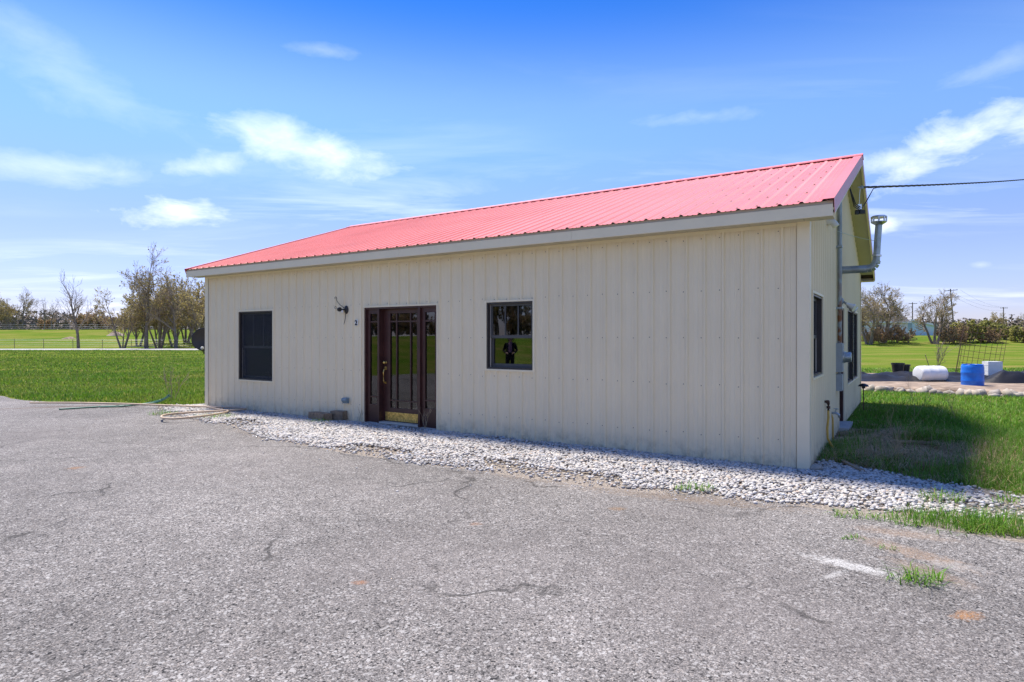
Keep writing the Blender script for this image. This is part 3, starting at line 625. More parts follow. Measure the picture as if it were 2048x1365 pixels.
def wall(length, off, ztop, openings, place, name='siding_panel'):
    P = profile(length, off); n = int(math.ceil(length/.9144))
    for k in range(n):
        lo, hi = k*.9144, min((k+1)*.9144, length)
        Q = cut(P, lo, hi, [e for o in openings for e in o[:2]]+[WID/2]); mb = MB()
        low, anyfull = MB(), False
        for (s0, d0), (s1, d1) in zip(Q[:-1], Q[1:]):
            mid = (s0+s1)/2; iv = [[0., None]]
            for (o0, o1, z0, z1) in openings:
                if o0 < mid < o1: iv = [[0., z0], [z1, None]] if z0 > .1 else [[z1, None]]
            anyfull |= iv[0] == [0., None]
            if len(iv) == 2: z_ = iv[0][1]; low.quad(place(s0, d0, 0.), place(s1, d1, 0.), place(s1, d1, z_), place(s0, d0, z_)); iv = iv[1:]
            for z0, z1 in iv:
                t0, t1 = (ztop(s0), ztop(s1)) if z1 is None else (z1, z1)
                mb.quad(place(s0, d0, z0), place(s1, d1, z0), place(s1, d1, t1), place(s0, d0, t0))
        if low.f:
            if anyfull: n0 = len(mb.v); mb.v += low.v; mb.f += [tuple(i+n0 for i in f) for f in low.f]
            else: low.build(name, M['siding'], B)
        mb.build(name, M['siding'], B)
W1 = (9.899, 11.056, .652, 2.096); W2 = (3.719, 4.566, 1.058, 2.096); DR = (5.575, 7.269, .03, 2.085)
SA = (.312, 1.316, 1.06, 2.09); SB = (5.25, 7.93, .665, 2.082); SD = (3.60, 4.50, .06, 2.06)
pf = lambda s, d, z: (-s, -d, z); pr = lambda s, d, z: (d, s, z); pl = lambda s, d, z: (-LEN-d, s, z); pb = lambda s, d, z: (-s, WID+d, z)
gab = lambda s: zroof(s)-.125
wall(LEN, .2694-.2286, lambda s: HS+.02, [W1, W2, DR], pf); wall(WID, .11, gab, [SA, SB, SD], pr)
wall(LEN, .1, lambda s: HS+.02, [], pb); wall(WID, .1, gab, [], pl)
# screws
mb = MB()
def screw(x, y, z, axis, r=.0075, h=.006):
    i = len(mb.v)
    for j in range(6):
        a = j*math.pi/3; c, s = r*math.cos(a), r*math.sin(a)
        mb.v.append((x+c, y, z+s) if axis == 'y' else (x, y+c, z+s))
    mb.v.append((x, y-h, z) if axis == 'y' else (x+h, y, z))
    for j in range(6): mb.f.append((i+j, i+(j+1) % 6, i+6))
rs = random.Random(2)
def free(a, z, ops, m=.05): return all(not (o[0]-m < a < o[1]+m and o[2]-m < z < o[3]+m) for o in ops)
for k in range(-1, 54):
    a = .2694+k*.2286+.045
    if not .1 < a < LEN-.1: continue
    for z in (.32, .946, 1.546, 2.146, 2.81):
        if free(a, z, (W1, W2, DR)): screw(-a, -.002, z+rs.uniform(-.012, .012), 'y')
for k in range(40):
    b = .11+k*.2286+.045
    for z in (.32, .946, 1.546, 2.146, 2.81, 3.4, 4.0):
        if b < WID-.1 and z < gab(b)-.1 and free(b, z, (SA, SB, SD)): screw(.002, b, z+rs.uniform(-.012, .012), 'x')
tag(mb.build('siding_screws', M['screw'], B), None, None, kind='stuff')
# corner trims (folded angle)
for x0, sx in ((0, 1), (-LEN, -1)):
    for y0, sy in ((0, -1), (WID, 1)):
        top = HS+.015; o1, o2 = .029, .105
        c = MB(); X = lambda d: x0+sx*d; Y = lambda d: y0+sy*d
        c.box(*sorted((X(o1), X(-o2))), *sorted((Y(o1), Y(.0262))), -.01, top); c.box(*sorted((X(o1), X(.0262))), *sorted((Y(.0262), Y(-o2))), -.01, top)
        c.build('corner_trim', M['trim'], B)
# top trim under the front soffit
MB().box(-LEN+.11, -.11, -.031, -.0265, HS-.045, HS-.002).build('eave_trim', M['trim'], B)
# roof sheets
def roof_pt(front, s, t, d):
    y = -OV+t*CPHI-d*SPHI; z = ZE+t*SPHI+d*CPHI
    return (-s, y, z) if front else (-s, WID-y, z)
PR = profile(LEN+RL, .02, -RK, .019, .060, .022)
PRr = [p for p in PR]
n = int(math.ceil((LEN+RL+RK)/.9144))
for front in (True, False):
    for k in range(n):
        lo, hi = -RK+k*.9144, min(-RK+(k+1)*.9144, LEN+RL); Q = cut(PRr, lo, hi); m_ = MB()
        for (s0, d0), (s1, d1) in zip(Q[:-1], Q[1:]):
            for t0, t1 in ((-.025, TSL*.5), (TSL*.5, TSL-.01)):
                m_.quad(roof_pt(front, s0, t0, d0), roof_pt(front, s1, t0, d1), roof_pt(front, s1, t1, d1), roof_pt(front, s0, t1, d0))
        m_.build('roof_panel', M['roof'], B)
    # deck under the sheets
    d = MB(); e = .02
    d.hexa([roof_pt(front, -RK+e, .03, -.10), roof_pt(front, LEN+RL-e, .03, -.10), roof_pt(front, LEN+RL-e, TSL-.02, -.10), roof_pt(front, -RK+e, TSL-.02, -.10),
            roof_pt(front, -RK+e, .03, -.006), roof_pt(front, LEN+RL-e, .03, -.006), roof_pt(front, LEN+RL-e, TSL-.02, -.006), roof_pt(front, -RK+e, TSL-.02, -.006)]); d.build('roof_deck', M['deck'], B)
    # rake trims: a flange over the sheet and a deep face
    for s0, s1, se in ((-RK-.012, -RK+.11, -RK-.012), (LEN+RL+.012, LEN+RL-.11, LEN+RL+.012)):
        q = MB(); sg = 1 if s1 > s0 else -1
        q.hexa([roof_pt(front, s0, -.03, .0215), roof_pt(front, s1, -.03, .0215), roof_pt(front, s1, TSL, .0215), roof_pt(front, s0, TSL, .0215),
                roof_pt(front, s0, -.03, .0245), roof_pt(front, s1, -.03, .0245), roof_pt(front, s1, TSL, .0245), roof_pt(front, s0, TSL, .0245)])
        q.hexa([roof_pt(front, se-.003*sg, -.03, -.135), roof_pt(front, se, -.03, -.135), roof_pt(front, se, TSL, -.135), roof_pt(front, se-.003*sg, TSL, -.135),
                roof_pt(front, se-.003*sg, -.03, .0245), roof_pt(front, se, -.03, .0245), roof_pt(front, se, TSL, .0245), roof_pt(front, se-.003*sg, TSL, .0245)])
        q.build('rake_trim', M['roof'], B)
        lip = MB(); lip.hexa([roof_pt(front, se-.004*sg, -.03, -.150), roof_pt(front, se+.028*sg, -.03, -.150), roof_pt(front, se+.028*sg, TSL, -.150), roof_pt(front, se-.004*sg, TSL, -.150),
                 roof_pt(front, se-.004*sg, -.03, -.137), roof_pt(front, se+.028*sg, -.03, -.137), roof_pt(front, se+.028*sg, TSL, -.137), roof_pt(front, se-.004*sg, TSL, -.137)]); lip.build('rake_edge', M['trim'], B)
# ridge cap: raised flat flanges in 3 m lengths
cap_n = 4; tot = LEN+RL+RK+.05
for k in range(cap_n):
    s0 = -RK-.025+k*tot/cap_n; s1 = s0+tot/cap_n-.004; c = MB()
    zr = ZE+TSL*SPHI; w = .17; lift = .034
    prof = [(-w, -w*SL+lift-.012), (-w, -w*SL+lift), (-.03, -.03*SL+lift+.004), (0, lift+.012), (.03, -.03*SL+lift+.004), (w, -w*SL+lift), (w, -w*SL+lift-.012)]
    for (y0, z0), (y1, z1) in zip(prof[:-1], prof[1:]): c.quad((-s0, WID/2+y0, zr+z0), (-s1, WID/2+y0, zr+z0), (-s1, WID/2+y1, zr+z1), (-s0, WID/2+y1, zr+z1))
    c.build('ridge_cap', M['roof'], B)
mb = MB()
for k in range(0, 60):
    s = .02+k*.2286+.05
    if s > LEN+RL-.05: break
    for t in (.12, .85, 1.6, 2.35, 3.1, 3.85, 4.6):
        p = roof_pt(True, s, t+rs.uniform(-.02, .02), .002); q = roof_pt(True, s, t, .010); i = len(mb.v)
        for j in range(6): a = j*math.pi/3; mb.v.append((p[0]+.015*math.cos(a), p[1]+.015*math.sin(a), p[2]+.015*math.sin(a)*SL))
        mb.v.append((p[0], p[1], p[2]+.014))
        for j in range(6): mb.f.append((i+j, i+(j+1) % 6, i+6))
tag(mb.build('roof_screws', M['roofscrew'], B), None, None, kind='stuff')
# eaves: fascia boards with seams, shadow band, soffit panels
for front in (True, False):
    yy = (lambda y: y) if front else (lambda y: WID-y)
    n = 4; tot = LEN+RL+RK
    for k in range(n):
        x1 = RK-k*tot/n; x0 = x1-tot/n+.003
        MB().box(x0, x1, *sorted((yy(-OV-.004), yy(-OV+.012))), HS-.008, HS+.122).build('fascia_board', M['trim'], B)
    MB().box(-LEN-RL, RK, *sorted((yy(-OV+.013), yy(-OV+.03))), HS+.11, ZE-.002).build('fascia_shade_band', M['soffit'], B)  # recessed upper fascia, its shade under the roof edge put into a darker colour
    k = 0; x = RK-.01
    while x > -LEN-RL+.03:
        x0 = max(x-.300, -LEN-RL+.02); s = MB(); s.box(x0+.004, x, *sorted((yy(-OV+.013), yy(-.004))), HS, HS+.006); s.box(x0+.14, x0+.15, *sorted((yy(-OV+.014), yy(-.005))), HS-.004, HS-.0005); s.build('soffit_panel', M['soffit'], B); x -= .304
for side in (0, 1):     # sloping soffits below the rakes
    x0, x1 = (.0, RK-.008) if side == 0 else (-LEN-RL+.008, -LEN)
    for front in (True, False):
        t = .30
        while t < TSL-.05:
            t1 = min(t+.150, TSL-.01); s = MB(); P_ = lambda x, tt, d: roof_pt(front, -x, tt, d)
            s.hexa([P_(x0, t, -.128), P_(x1, t, -.128), P_(x1, t1-.006, -.121), P_(x0, t1-.006, -.121), P_(x0, t, -.116), P_(x1, t, -.116), P_(x1, t1-.006, -.115), P_(x0, t1-.006, -.115)]); s.build('soffit_panel', M['soffit'], B); t += .152
MB().box(-LEN+.03, -.03, .03, WID-.03, .0, .03).build('floor_slab', M['concrete'], B)
MB().box(-LEN+.4, -.4, 3.2, 3.3, .03, 2.8).build('inner_wall', M['inside'], B)
MB().box(-LEN+.03, -.03, .12, WID-.12, 2.82, 2.86).build('ceiling_lining', M['inside'], B)

# windows and doors, built facing -Y with their lower left corner at the origin
def win_parent(name, x, y, z, rz):
    o = bpy.data.objects.new(name, None)
    return o
def trim_ring(w, h, t, d0, d1, m, name, parent):
    b = MB(); b.box(-t, 0, d0, d1, -t, h+t); b.box(w, w+t, d0, d1, -t, h+t); b.box(0, w, d0, d1, h, h+t); b.box(0, w, d0, d1, -t, 0); return b.build(name, m, parent)
def double_hung(w, h, loc, rz, glass, label=None):
    f = MB(); D = .11; t = .03            # bronze frame lining the opening
    f.box(0, .022, -.012, D, 0, h); f.box(w-.022, w, -.012, D, 0, h); f.box(.022, w-.022, -.012, D, h-.025, h); f.box(.022, w-.022, -.012, D, 0, .022)
    o = f.build('window', M['bronze'], B); o.location = loc; o.rotation_euler = (0, 0, rz)
    if label: o['label'] = label
    trim_ring(w, h, .030, -.030, .0, M['trim'], 'window_trim', o)
    i0, i1, z0, z1 = .022, w-.022, .022, h-.025; mid = z0+(z1-z0)*.475
    MB().box(i0, i0+.012, .050, .062, z0, z1).build('track', M['track'], o); MB().box(i1-.012, i1, .050, .062, z0, z1).build('track', M['track'], o)
    a0, a1 = i0+.013, i1-.013
    def sash(zb, zt, y, st, rb, rt, name):
        s = MB(); s.box(a0, a0+st, y, y+.028, zb, zt); s.box(a1-st, a1, y, y+.028, zb, zt); s.box(a0+st, a1-st, y, y+.028, zb, zb+rb); s.box(a0+st, a1-st, y, y+.028, zt-rt, zt); s.build(name, M['sash'], o)
        return a0+st, a1-st, zb+rb, zt-rt
    gx0, gx1, gz0, gz1 = sash(mid-.012, z1, .046, .032, .045, .035, 'upper_sash')
    for q in (1/3, 2/3): x = gx0+(gx1-gx0)*q; MB().box(x-.008, x+.008, .049, .061, gz0, gz1).build('muntin', M['sash'], o)
    xs = [gx0]+[gx0+(gx1-gx0)*q for q in (1/3, 2/3)]+[gx1]
    for x0, x1 in zip(xs[:-1], xs[1:]): MB().box(x0, x1, .0625, .066, gz0, gz1).build('pane', glass, o)
    gx0, gx1, gz0, gz1 = sash(z0, mid+.015, .078, .036, .062, .030, 'lower_sash')
    MB().box(gx0, gx1, .090, .094, gz0, gz1).build('pane', glass, o)
    MB().box(.022, w-.022, .0, .11, .0225, .030).build('window_sill', M['bronze'], o)
    if glass is M['screen']: MB().box(.024, w-.024, .030, .031, .032, h-.027).build('insect_screen', M['mesh'], o)
    return o
double_hung(W1[1]-W1[0], W1[3]-W1[2], (-W1[1], 0, W1[2]), 0, M['screen'], 'tall dark double hung window behind an insect screen')
double_hung(W2[1]-W2[0], W2[3]-W2[2], (-W2[1], 0, W2[2]), 0, M['glass'], 'short double hung window reflecting green grass')
double_hung(SA[1]-SA[0], SA[3]-SA[2], (0, SA[0], SA[2]), R(90), M['glass'], 'side window nearest the front corner')
hw = (SB[1]-SB[0]-.03)/2
double_hung(hw, SB[3]-SB[2], (0, SB[0], SB[2]), R(90), M['screen']); double_hung(hw, SB[3]-SB[2], (0, SB[0]+hw+.03, SB[2]), R(90), M['screen'])
MB().box(0.001, .026, SB[0]+hw, SB[0]+hw+.03, SB[2], SB[3]).build('window_mullion', M['bronze'], B)

def entrance():
    w, h = DR[1]-DR[0], DR[3]-DR[2]; X = lambda a: DR[1]-a     # opening coordinate from its left jamb
    f = MB(); f.box(0, .03, -.01, .16, 0, h); f.box(w-.03, w, -.01, .16, 0, h); f.box(.03, w-.03, -.01, .16, h-.03, h)
    o = f.build('entrance', M['doorpaint'], B); o.location = (-DR[1], 0, DR[2]); o['label'] = 'dark brown glazed front entrance with two sidelights'
    b = MB(); b.box(-.028, 0, -.03, 0, -.02, h+.028); b.box(w, w+.028, -.03, 0, -.02, h+.028); b.box(0, w, -.03, 0, h, h+.028); b.build('entrance_trim', M['trim'], o)
    m1, m2 = X(6.948), X(5.995)
    for x in (m1, m2): MB().box(x, x+.045, -.012, .15, .0, h-.03).build('mullion', M['doorpaint'], o)
    def lights(x0, x1, cols, name, zb, zt, y, rails, stile):
        # stiles, rails and a three by three (or one by three) grid of panes
        s = MB(); g0, g1 = x0+stile[0], x1-stile[1]
        s.box(x0, g0, y, y+.045, rails[0], h-.03); s.box(g1, x1, y, y+.045, rails[0], h-.03); s.box(g0, g1, y, y+.045, rails[0], zb); s.box(g0, g1, y, y+.045, zt, h-.03); p = s.build(name, M['doorpaint'], o)
        zs = [zb, zb+.135, zt-.145, zt]; xs = [g0]+[g0+(g1-g0)*q for q in cols]+[g1]
        for z in zs[1:-1]: MB().box(g0, g1, y+.004, y+.024, z-.012, z+.012).build('muntin', M['doorpaint'], o)
        for x in xs[1:-1]:
            for z0, z1 in zip(zs[:-1], zs[1:]): MB().box(x-.012, x+.012, y+.004, y+.024, z0+(.0125 if z0 != zb else 0), z1-(.0125 if z1 != zt else 0)).build('muntin', M['doorpaint'], o)
        for i in range(len(xs)-1):
            for j in range(3): MB().box(xs[i]+.001, xs[i+1]-.001, y+.026, y+.030, zs[j]+.001, zs[j+1]-.001).build('pane', M['glass'], o)
        return g0, g1
    zb, zt = .27, 1.945
    lights(m1+.046, m2-.001, (.24, .76), 'door', zb, zt, .10, (.03,), (.155, .12))
    lights(.031, m1-.001, (), 'sidelight', zb+.05, zt, .03, (.0,), (.06, .03)); lights(m2+.046, w-.031, (), 'sidelight', zb+.05, zt, .03, (.0,), (.075, .045))
    k = MB(); k.box(m1+.09, m2-.04, .094, .099, .045, .195); k.build('kick_plate', M['brass'], o)
    MB().box(m1+.046, m2, -.02, .15, .0, .029).build('threshold', M['track'], o)
    kx = m1+.046+.055
    kn = MB(); kn.lathe([(.026, 0), (.028, -.008), (.012, -.014), (.011, -.03), (.022, -.038), (.027, -.05), (.022, -.062), (.004, -.066)], 16, (kx, .10, 1.075), 'Y'); kn.build('deadbolt', M['brass'], o, True)
    hd = MB(); hd.box(kx-.022, kx+.022, .086, .0995, .94, 1.0); hd.tube([(kx, .095, .955), (kx, .05, .945), (kx, .038, .90), (kx, .04, .76), (kx, .06, .715), (kx, .097, .71)], [.009, .009, .011, .011, .009, .009], 8); hd.box(kx-.014, kx+.014, .09, .0993, .69, .73); hd.build('door_handle', M['brass'], o)
    MB().box(X(6.62), X(6.27), .17, .175, .4, 1.95).build('door_blind', M['shade'], o)
entrance()
def side_door():
    w, h = SD[1]-SD[0], SD[3]-SD[2]; f = MB(); f.box(0, .03, -.012, .13, 0, h); f.box(w-.03, w, -.012, .13, 0, h); f.box(.03, w-.03, -.012, .13, h-.03, h)
    o = f.build('side_door', M['doorpaint'], B); o.location = (0, SD[0], SD[2]); o.rotation_euler = (0, 0, R(90)); o['label'] = 'narrow dark brown side door behind the meter'
    s = MB(); s.box(.031, w-.031, .08, .12, .03, h-.031)
    for z0, z1 in ((.25, .85), (1.0, 1.85)):
        for x0, x1 in ((.13, w/2-.04), (w/2+.04, w-.13)): s.box(x0, x1, .072, .0795, z0, z1)
    s.build('door_slab', M['doorpaint'], o); b = MB(); b.box(-.03, 0, -.03, 0, -.02, h+.03); b.box(w, w+.03, -.03, 0, -.02, h+.03); b.box(0, w, -.03, 0, h, h+.03); b.build('door_trim', M['trim'], o)
    k = MB(); k.lathe([(.026, 0), (.012, -.012), (.011, -.03), (.027, -.048), (.02, -.062), (.003, -.066)], 14, (w-.1, .08, .95), 'Y'); k.build('door_knob', M['brass'], o, True)
    MB().box(-.05, w+.05, -.16, .13, -.065, -.001).build('threshold', M['concrete'], o)
side_door()

# ------------------------------------------------------------------ things fixed to the building
def on_front(name, a, z, label, cat, d=.0):
    x, y = AB(a, -d); o = empty(name, (x, y, z), -TH); tag(o, label, cat); return o
def on_side(name, b, z, label, cat, d=.0):
    x, y = AB(-d, b); o = empty(name, (x, y, z), -TH); tag(o, label, cat); return o
def sconce():
    o = on_front('wall_sconce', 7.745, 2.06, 'black wrought iron wall sconce with curled arms left of the door', 'wall lamp', .004)
    p = MB(); p.lathe([(.062, 0), (.062, -.012), (.045, -.022), (.018, -.028)], 18, (0, 0, 0), 'Y', (.8, 1.25)); p.build('back_plate', M['iron'], o, auto=True)
    arm = MB(); pts = []
    for k in range(11): t = k/10; pts.append((-.03-.10*t, -.03-.11*math.sin(t*2.2), .03+.21*t-.03*t*t))
    cx, cz = pts[-1][0]-.0, pts[-1][2]
    for k in range(1, 12): a = k/11*4.4; r = .034*(1-k/15); pts.append((cx-.030+r*math.cos(a)-.004, pts[10][1], cz+.002+r*math.sin(a)))
    arm.tube(pts, .0058, 6); arm.build('scroll_arm', M['iron'], o, True)
    tl = MB(); tl.tube([(.012, -.03, -.05), (.02, -.045, -.12), (.014, -.05, -.19), (-.008, -.05, -.25), (-.016, -.05, -.27)], [.007, .006, .006, .005, .004], 6); tl.build('tail_scroll', M['iron'], o, True)
    ho = MB(); ho.tube([(-.01, -.03, 0), (-.05, -.085, .004), (-.10, -.10, .012)], [.016, .014, .014], 8); ho.lathe([(.020, 0), (.034, .012), (.042, .05), (.036, .066), (.018, .075)], 14, (-.12, -.10, .005), 'X'); ho.build('lamp_socket', M['iron'], o, auto=True)
    c = MB(); c.tube([(-.16, -.10, .02)]+[(-.185+.022*math.cos(a), -.10, .04+.022*math.sin(a)) for a in np.linspace(-1, 4.6, 12)], .0045, 5); c.build('curl', M['iron'], o, True)
    b = MB(); b.lathe([(.006, -.03), (.017, -.02), (.02, 0), (.012, .018), (.003, .026)], 10, (-.035, -.07, -.028)); b.build('bulb', M['white'], o, True)
sconce()
def number_sign():
    cu = bpy.data.curves.new('digit', 'FONT'); cu.body = '2'; cu.size = .125; cu.extrude = .003; cu.offset = .003; tmp = bpy.data.objects.new('digit', cu); COL.objects.link(tmp)
    dg = bpy.context.evaluated_depsgraph_get(); dg.update(); me = bpy.data.meshes.new_from_object(tmp.evaluated_get(dg)); bpy.data.objects.remove(tmp); me.materials.clear(); me.materials.append(M['ink'])
    o = on_front('house_number', 7.47, 1.775, 'small black house number 2 on the wall left of the door', 'house number', .0215)
    MB().box(-.036, .036, 0, .004, -.012, .098).build('number_plate', M['white'], o)
    d = link('digit', me, o); d.location = (-.035, -.0035, 0); d.rotation_euler = (R(90), 0, 0)
number_sign()
def outlet():
    o = on_front('outlet_box', 7.72, .385, 'small blue grey weatherproof outlet box low on the wall left of the door', 'outlet box', .0185)
    MB().box(-.055, .055, -.045, 0, -.05, .05).build('box', M['bluebox'], o)
    l = MB(); l.hexa([(-.058, -.085, .0), (.058, -.085, .0), (.058, -.0455, -.045), (-.058, -.0455, -.045), (-.058, -.085, .03), (.058, -.085, .03), (.058, -.0455, .055), (-.058, -.0455, .055)]); l.build('hinged_cover', M['bluebox'], o)
outlet()
def dish():
    x, y = AB(LEN+.87, .5); o = empty('satellite_dish', (x, y, 1.50), R(14)); tag(o, 'oval black satellite dish partly hidden behind the left wall corner', 'satellite dish')
    m = MB(); prof = [(.012, .055), (.12, .05), (.22, .032), (.29, .008), (.30, 0), (.30, -.008), (.28, -.006), (.2, .02), (.012, .043)]
    m.lathe(prof, 40, (0, 0, 0), 'Y', (1.08, .95)); m.build('reflector', M['black'], o, True)
    a = MB(); a.tube([(0, .06, -.22), (0, -.18, -.34), (0, -.40, -.22)], .014, 8); a.build('feed_arm', M['black'], o); f = MB(); f.lathe([(.02, 0), (.035, .02), (.035, .08), (.02, .1)], 14, (0, -.42, -.2), 'Y'); f.build('feed_horn', M['meter'], o)
    wl = Matrix.Rotation(-R(14), 3, 'Z') @ Vector((-UX*.87, -UY*.87, 0)); b = MB(); b.tube([(0, .055, 0), (.0, .16, -.04), (.05, .20, -.12), (wl.x*.6, wl.y*.6+.1, -.2), (wl.x+.02, wl.y, -.28)], .024, 10); b.build('mount', M['black'], o)
    g = MB()
    for p, q in (((.10, -.05), (.15, -.02)), ((.15, -.02), (.14, -.09)), ((.14, -.09), (.19, -.08)), ((.12, -.10), (.13, -.13))): g.tube([(p[0], .022, p[1]), (q[0], .022, q[1])], .007, 4)
    g.build('logo_mark', M['white'], o)
    c = MB(); px, py = AB(LEN+.06, .03)
    c.tube([(px, py, 1.1), (px-.03, py, .8), (px+.01, py, .55), (px-.035, py, .3), (px-.02, py, .05)], .014, 6); tag(c.build('dish_cable', M['wire'], None, True), 'black cable hanging down the left wall corner below the dish', 'cable')
dish()
def meter():
    o = on_side('electric_meter', 3.08, 0, 'grey electric meter with round glass on the side wall', 'electric meter', .02)
    MB().box(0, .09, 0, .27, 1.0, 1.455).build('meter_socket_box', M['meter'], o)
    MB().box(.0905, .096, .01, .26, 1.01, 1.44).build('box_cover', M['meter'], o)
    g = MB(); g.lathe([(.090, 0), (.09, .03), (.082, .035), (.080, .10), (.07, .115), (.02, .118)], 24, (.096, .135, 1.235), 'X'); g.build('meter_glass', M['galv'], o, auto=True)
    r = MB(); r.lathe([(.094, 0), (.094, .02), (.088, .024)], 24, (.0965, .135, 1.235), 'X'); r.build('meter_ring', M['steel'], o, auto=True)
    b = MB(); b.box(0, .085, .02, .25, .70, .965); b.box(.02, .06, .10, .16, .965, .9995); b.build('disconnect_box', M['meter'], o); MB().box(.0855, .09, .025, .245, .705, .96).build('disconnect_cover', M['meter'], o)
meter()
def mast():
    m = mat('rust_streaked_conduit', (.30, .34, .36), .5, .3, 3, metal=.4); nt = m.node_tree; N = nt.nodes.new; L = nt.links.new; b = nt.nodes['Principled BSDF']; old = b.inputs['Base Color'].links[0].from_socket
    g = N('ShaderNodeNewGeometry'); sp = N('ShaderNodeSeparateXYZ'); L(g.outputs['Position'], sp.inputs[0]); n = N('ShaderNodeTexNoise'); n.inputs['Scale'].default_value = 9; n.inputs['Detail'].default_value = 7; L(g.outputs['Position'], n.inputs['Vector'])
    mr = N('ShaderNodeMapRange'); mr.inputs['From Min'].default_value = 2.75; mr.inputs['From Max'].default_value = 1.9; L(sp.outputs[2], mr.inputs[0]); m2 = N('ShaderNodeMapRange'); m2.inputs['From Min'].default_value = .42; m2.inputs['From Max'].default_value = .56; L(n.outputs[0], m2.inputs[0])
    mu = N('ShaderNodeMath'); mu.operation = 'MULTIPLY'; L(mr.outputs[0], mu.inputs[0]); L(m2.outputs[0], mu.inputs[1]); mx = N('ShaderNodeMix'); mx.data_type = 'RGBA'; L(mu.outputs[0], mx.inputs['Factor']); L(old, mx.inputs['A']); mx.inputs['B'].default_value = (.20, .085, .035, 1); L(mx.outputs['Result'], b.inputs['Base Color'])
    o = on_side('service_mast', 3.215, 0, 'tall galvanised conduit with rust streaks rising above the meter', 'conduit', .02)
    c = MB(); c.tube([(.045, 0, 1.456), (.045, 0, 3.86)], .033, 14); c.build('pipe', m, o, auto=True)
    h = MB(); h.tube([(.045, 0, 3.84), (.05, 0, 3.93), (.10, -.01, 3.985), (.16, -.015, 3.96)], [.045, .05, .055, .05], 12); h.build('weather_head', M['galv'], o, auto=True)
    for z in (2.02, 3.0):
        s = MB(); s.box(-.018, .085, -.055, -.035, z-.015, z+.015); s.box(-.018, .085, .035, .055, z-.015, z+.015); s.box(.079, .085, -.035, .035, z-.015, z+.015); s.build('strap', M['galv'], o)
mast()
def service_drop():
    # bracket on the rake near the ridge, drip loops to the mast, then the twisted drop to a pole outside the picture
    ax, ay = AB(-RK-.04, 3.55); az = 3.985
    o = empty('service_drop', (ax, ay, az)); tag(o, 'black twisted service cable running from the gable to the right', 'power cable')
    T = lambda x, y, z: (x-ax, y-ay, z-az)
    px, py, pz = 27.5, 30.0, 9.55
    span = lambda t, dz=0: T(ax+(px-ax)*t, ay+(py-ay)*t, az+(pz-az)*t-.95*4*t*(1-t)*.10+dz)
    for ph in (0, 2.1, 4.2):
        c = MB(); pts = []
        for k in range(160): t = k/159; q = span(t); w = k*1.1+ph; pts.append((q[0], q[1]+.012*math.cos(w), q[2]+.012*math.sin(w)))
        c.tube(pts, .009, 4); c.build('cable_strand', M['wire'], o)
    j0 = span(.035)
    mx, my = AB(-.20, 3.2); hd = T(mx, my, 3.95)
    for k, (dx, dz) in enumerate(((0, 0), (.015, .02), (-.015, -.02))):
        c = MB(); c.tube([j0, (j0[0]*.6, j0[1]*.6, j0[2]-.10), (j0[0]*.2+dx, j0[1]*.2, -.24+dz), (dx, -.02, -.36+dz), (hd[0]*.5+dx, hd[1]*.5, hd[2]-.28+dz), hd], .007, 5); c.build('drip_loop', M['wire'], o, True)
    w = MB(); w.tube([(0, 0, 0), (-.03, -.03, -.12), (-.04, -.04, -.28)], .006, 5); w.build('neutral_wire', M['white'], o)
    cn = MB(); cn.box(-.06, .0, -.04, .02, -.36, -.28); cn.build('splice_connector', M['steel'], o); cb = MB(); cb.box(-.02, .06, -.03, .03, -.43, -.37); cb.box(-.08, -.03, -.02, .02, -.44, -.37); cb.build('splice_cover', M['wire'], o)
    br = MB(); br.tube([(-.04, .0, .0), (.05, .0, .0)], .012, 6); br.lathe([(.01, -.03), (.03, -.02), (.02, 0), (.03, .02), (.01, .03)], 10, (.02, 0, 0)); br.build('insulator', M['meter'], o)
service_drop()
def vent():
    o = on_side('exhaust_vent', 4.0, 2.70, 'galvanised exhaust pipe elbowing out from the gable wall with a round cap', 'vent pipe', .01)
    h = MB(); h.tube([(-.02, 0, 0), (.40, 0, 0)], .064, 20); h.build('horizontal_pipe', M['galv'], o, auto=True)
    for k in range(4):
        a0, a1 = k*R(22.5), (k+1)*R(22.5); e = MB(); c = lambda a, r=.13: (.401+r*math.sin(a), 0, r*(1-math.cos(a)))
        e.tube([c(a0), c(a1)], .0665-.0006*k, 20); e.build('elbow_segment', M['galv'], o, auto=True)
    v = MB(); v.tube([(.531, 0, .13), (.545, 0, .42), (.565, 0, .72)], .052, 20); v.build('riser_pipe', M['galv'], o, auto=True)
    cl = MB(); cl.tube([(.535, 0, .20), (.536, 0, .225)], .074, 20); cl.build('collar', M['steel'], o, auto=True)
    top = (.567, 0, .72); cp = MB(); cp.lathe([(.055, 0), (.11, .035), (.118, .045), (.118, .055)], 24, top); cp.build('cap_skirt', M['steel'], o, auto=True)
    for k in range(8):
        a = k*math.pi/4; s = MB(); x, y = top[0]+.108*math.cos(a), .108*math.sin(a); s.tube([(x, y, top[2]+.05), (x, y, top[2]+.125)], .013, 6); s.build('cap_post', M['steel'], o)
    ct = MB(); ct.lathe([(.122, .12), (.122, .135), (.10, .15), (.01, .165)], 24, top); ct.build('cap_lid', M['steel'], o, auto=True)
    g = MB(); g.tube([(.60, 0, .44), (.56, .0, .445), (.30, -.45, .47), (.04, -1.0, .52)], .004, 4); g.build('guy_wire', M['steel'], o)
    b = MB(); b.box(-.012, .004, -.10, .10, -.10, .10); b.build('wall_flange', M['galv'], o)
vent()
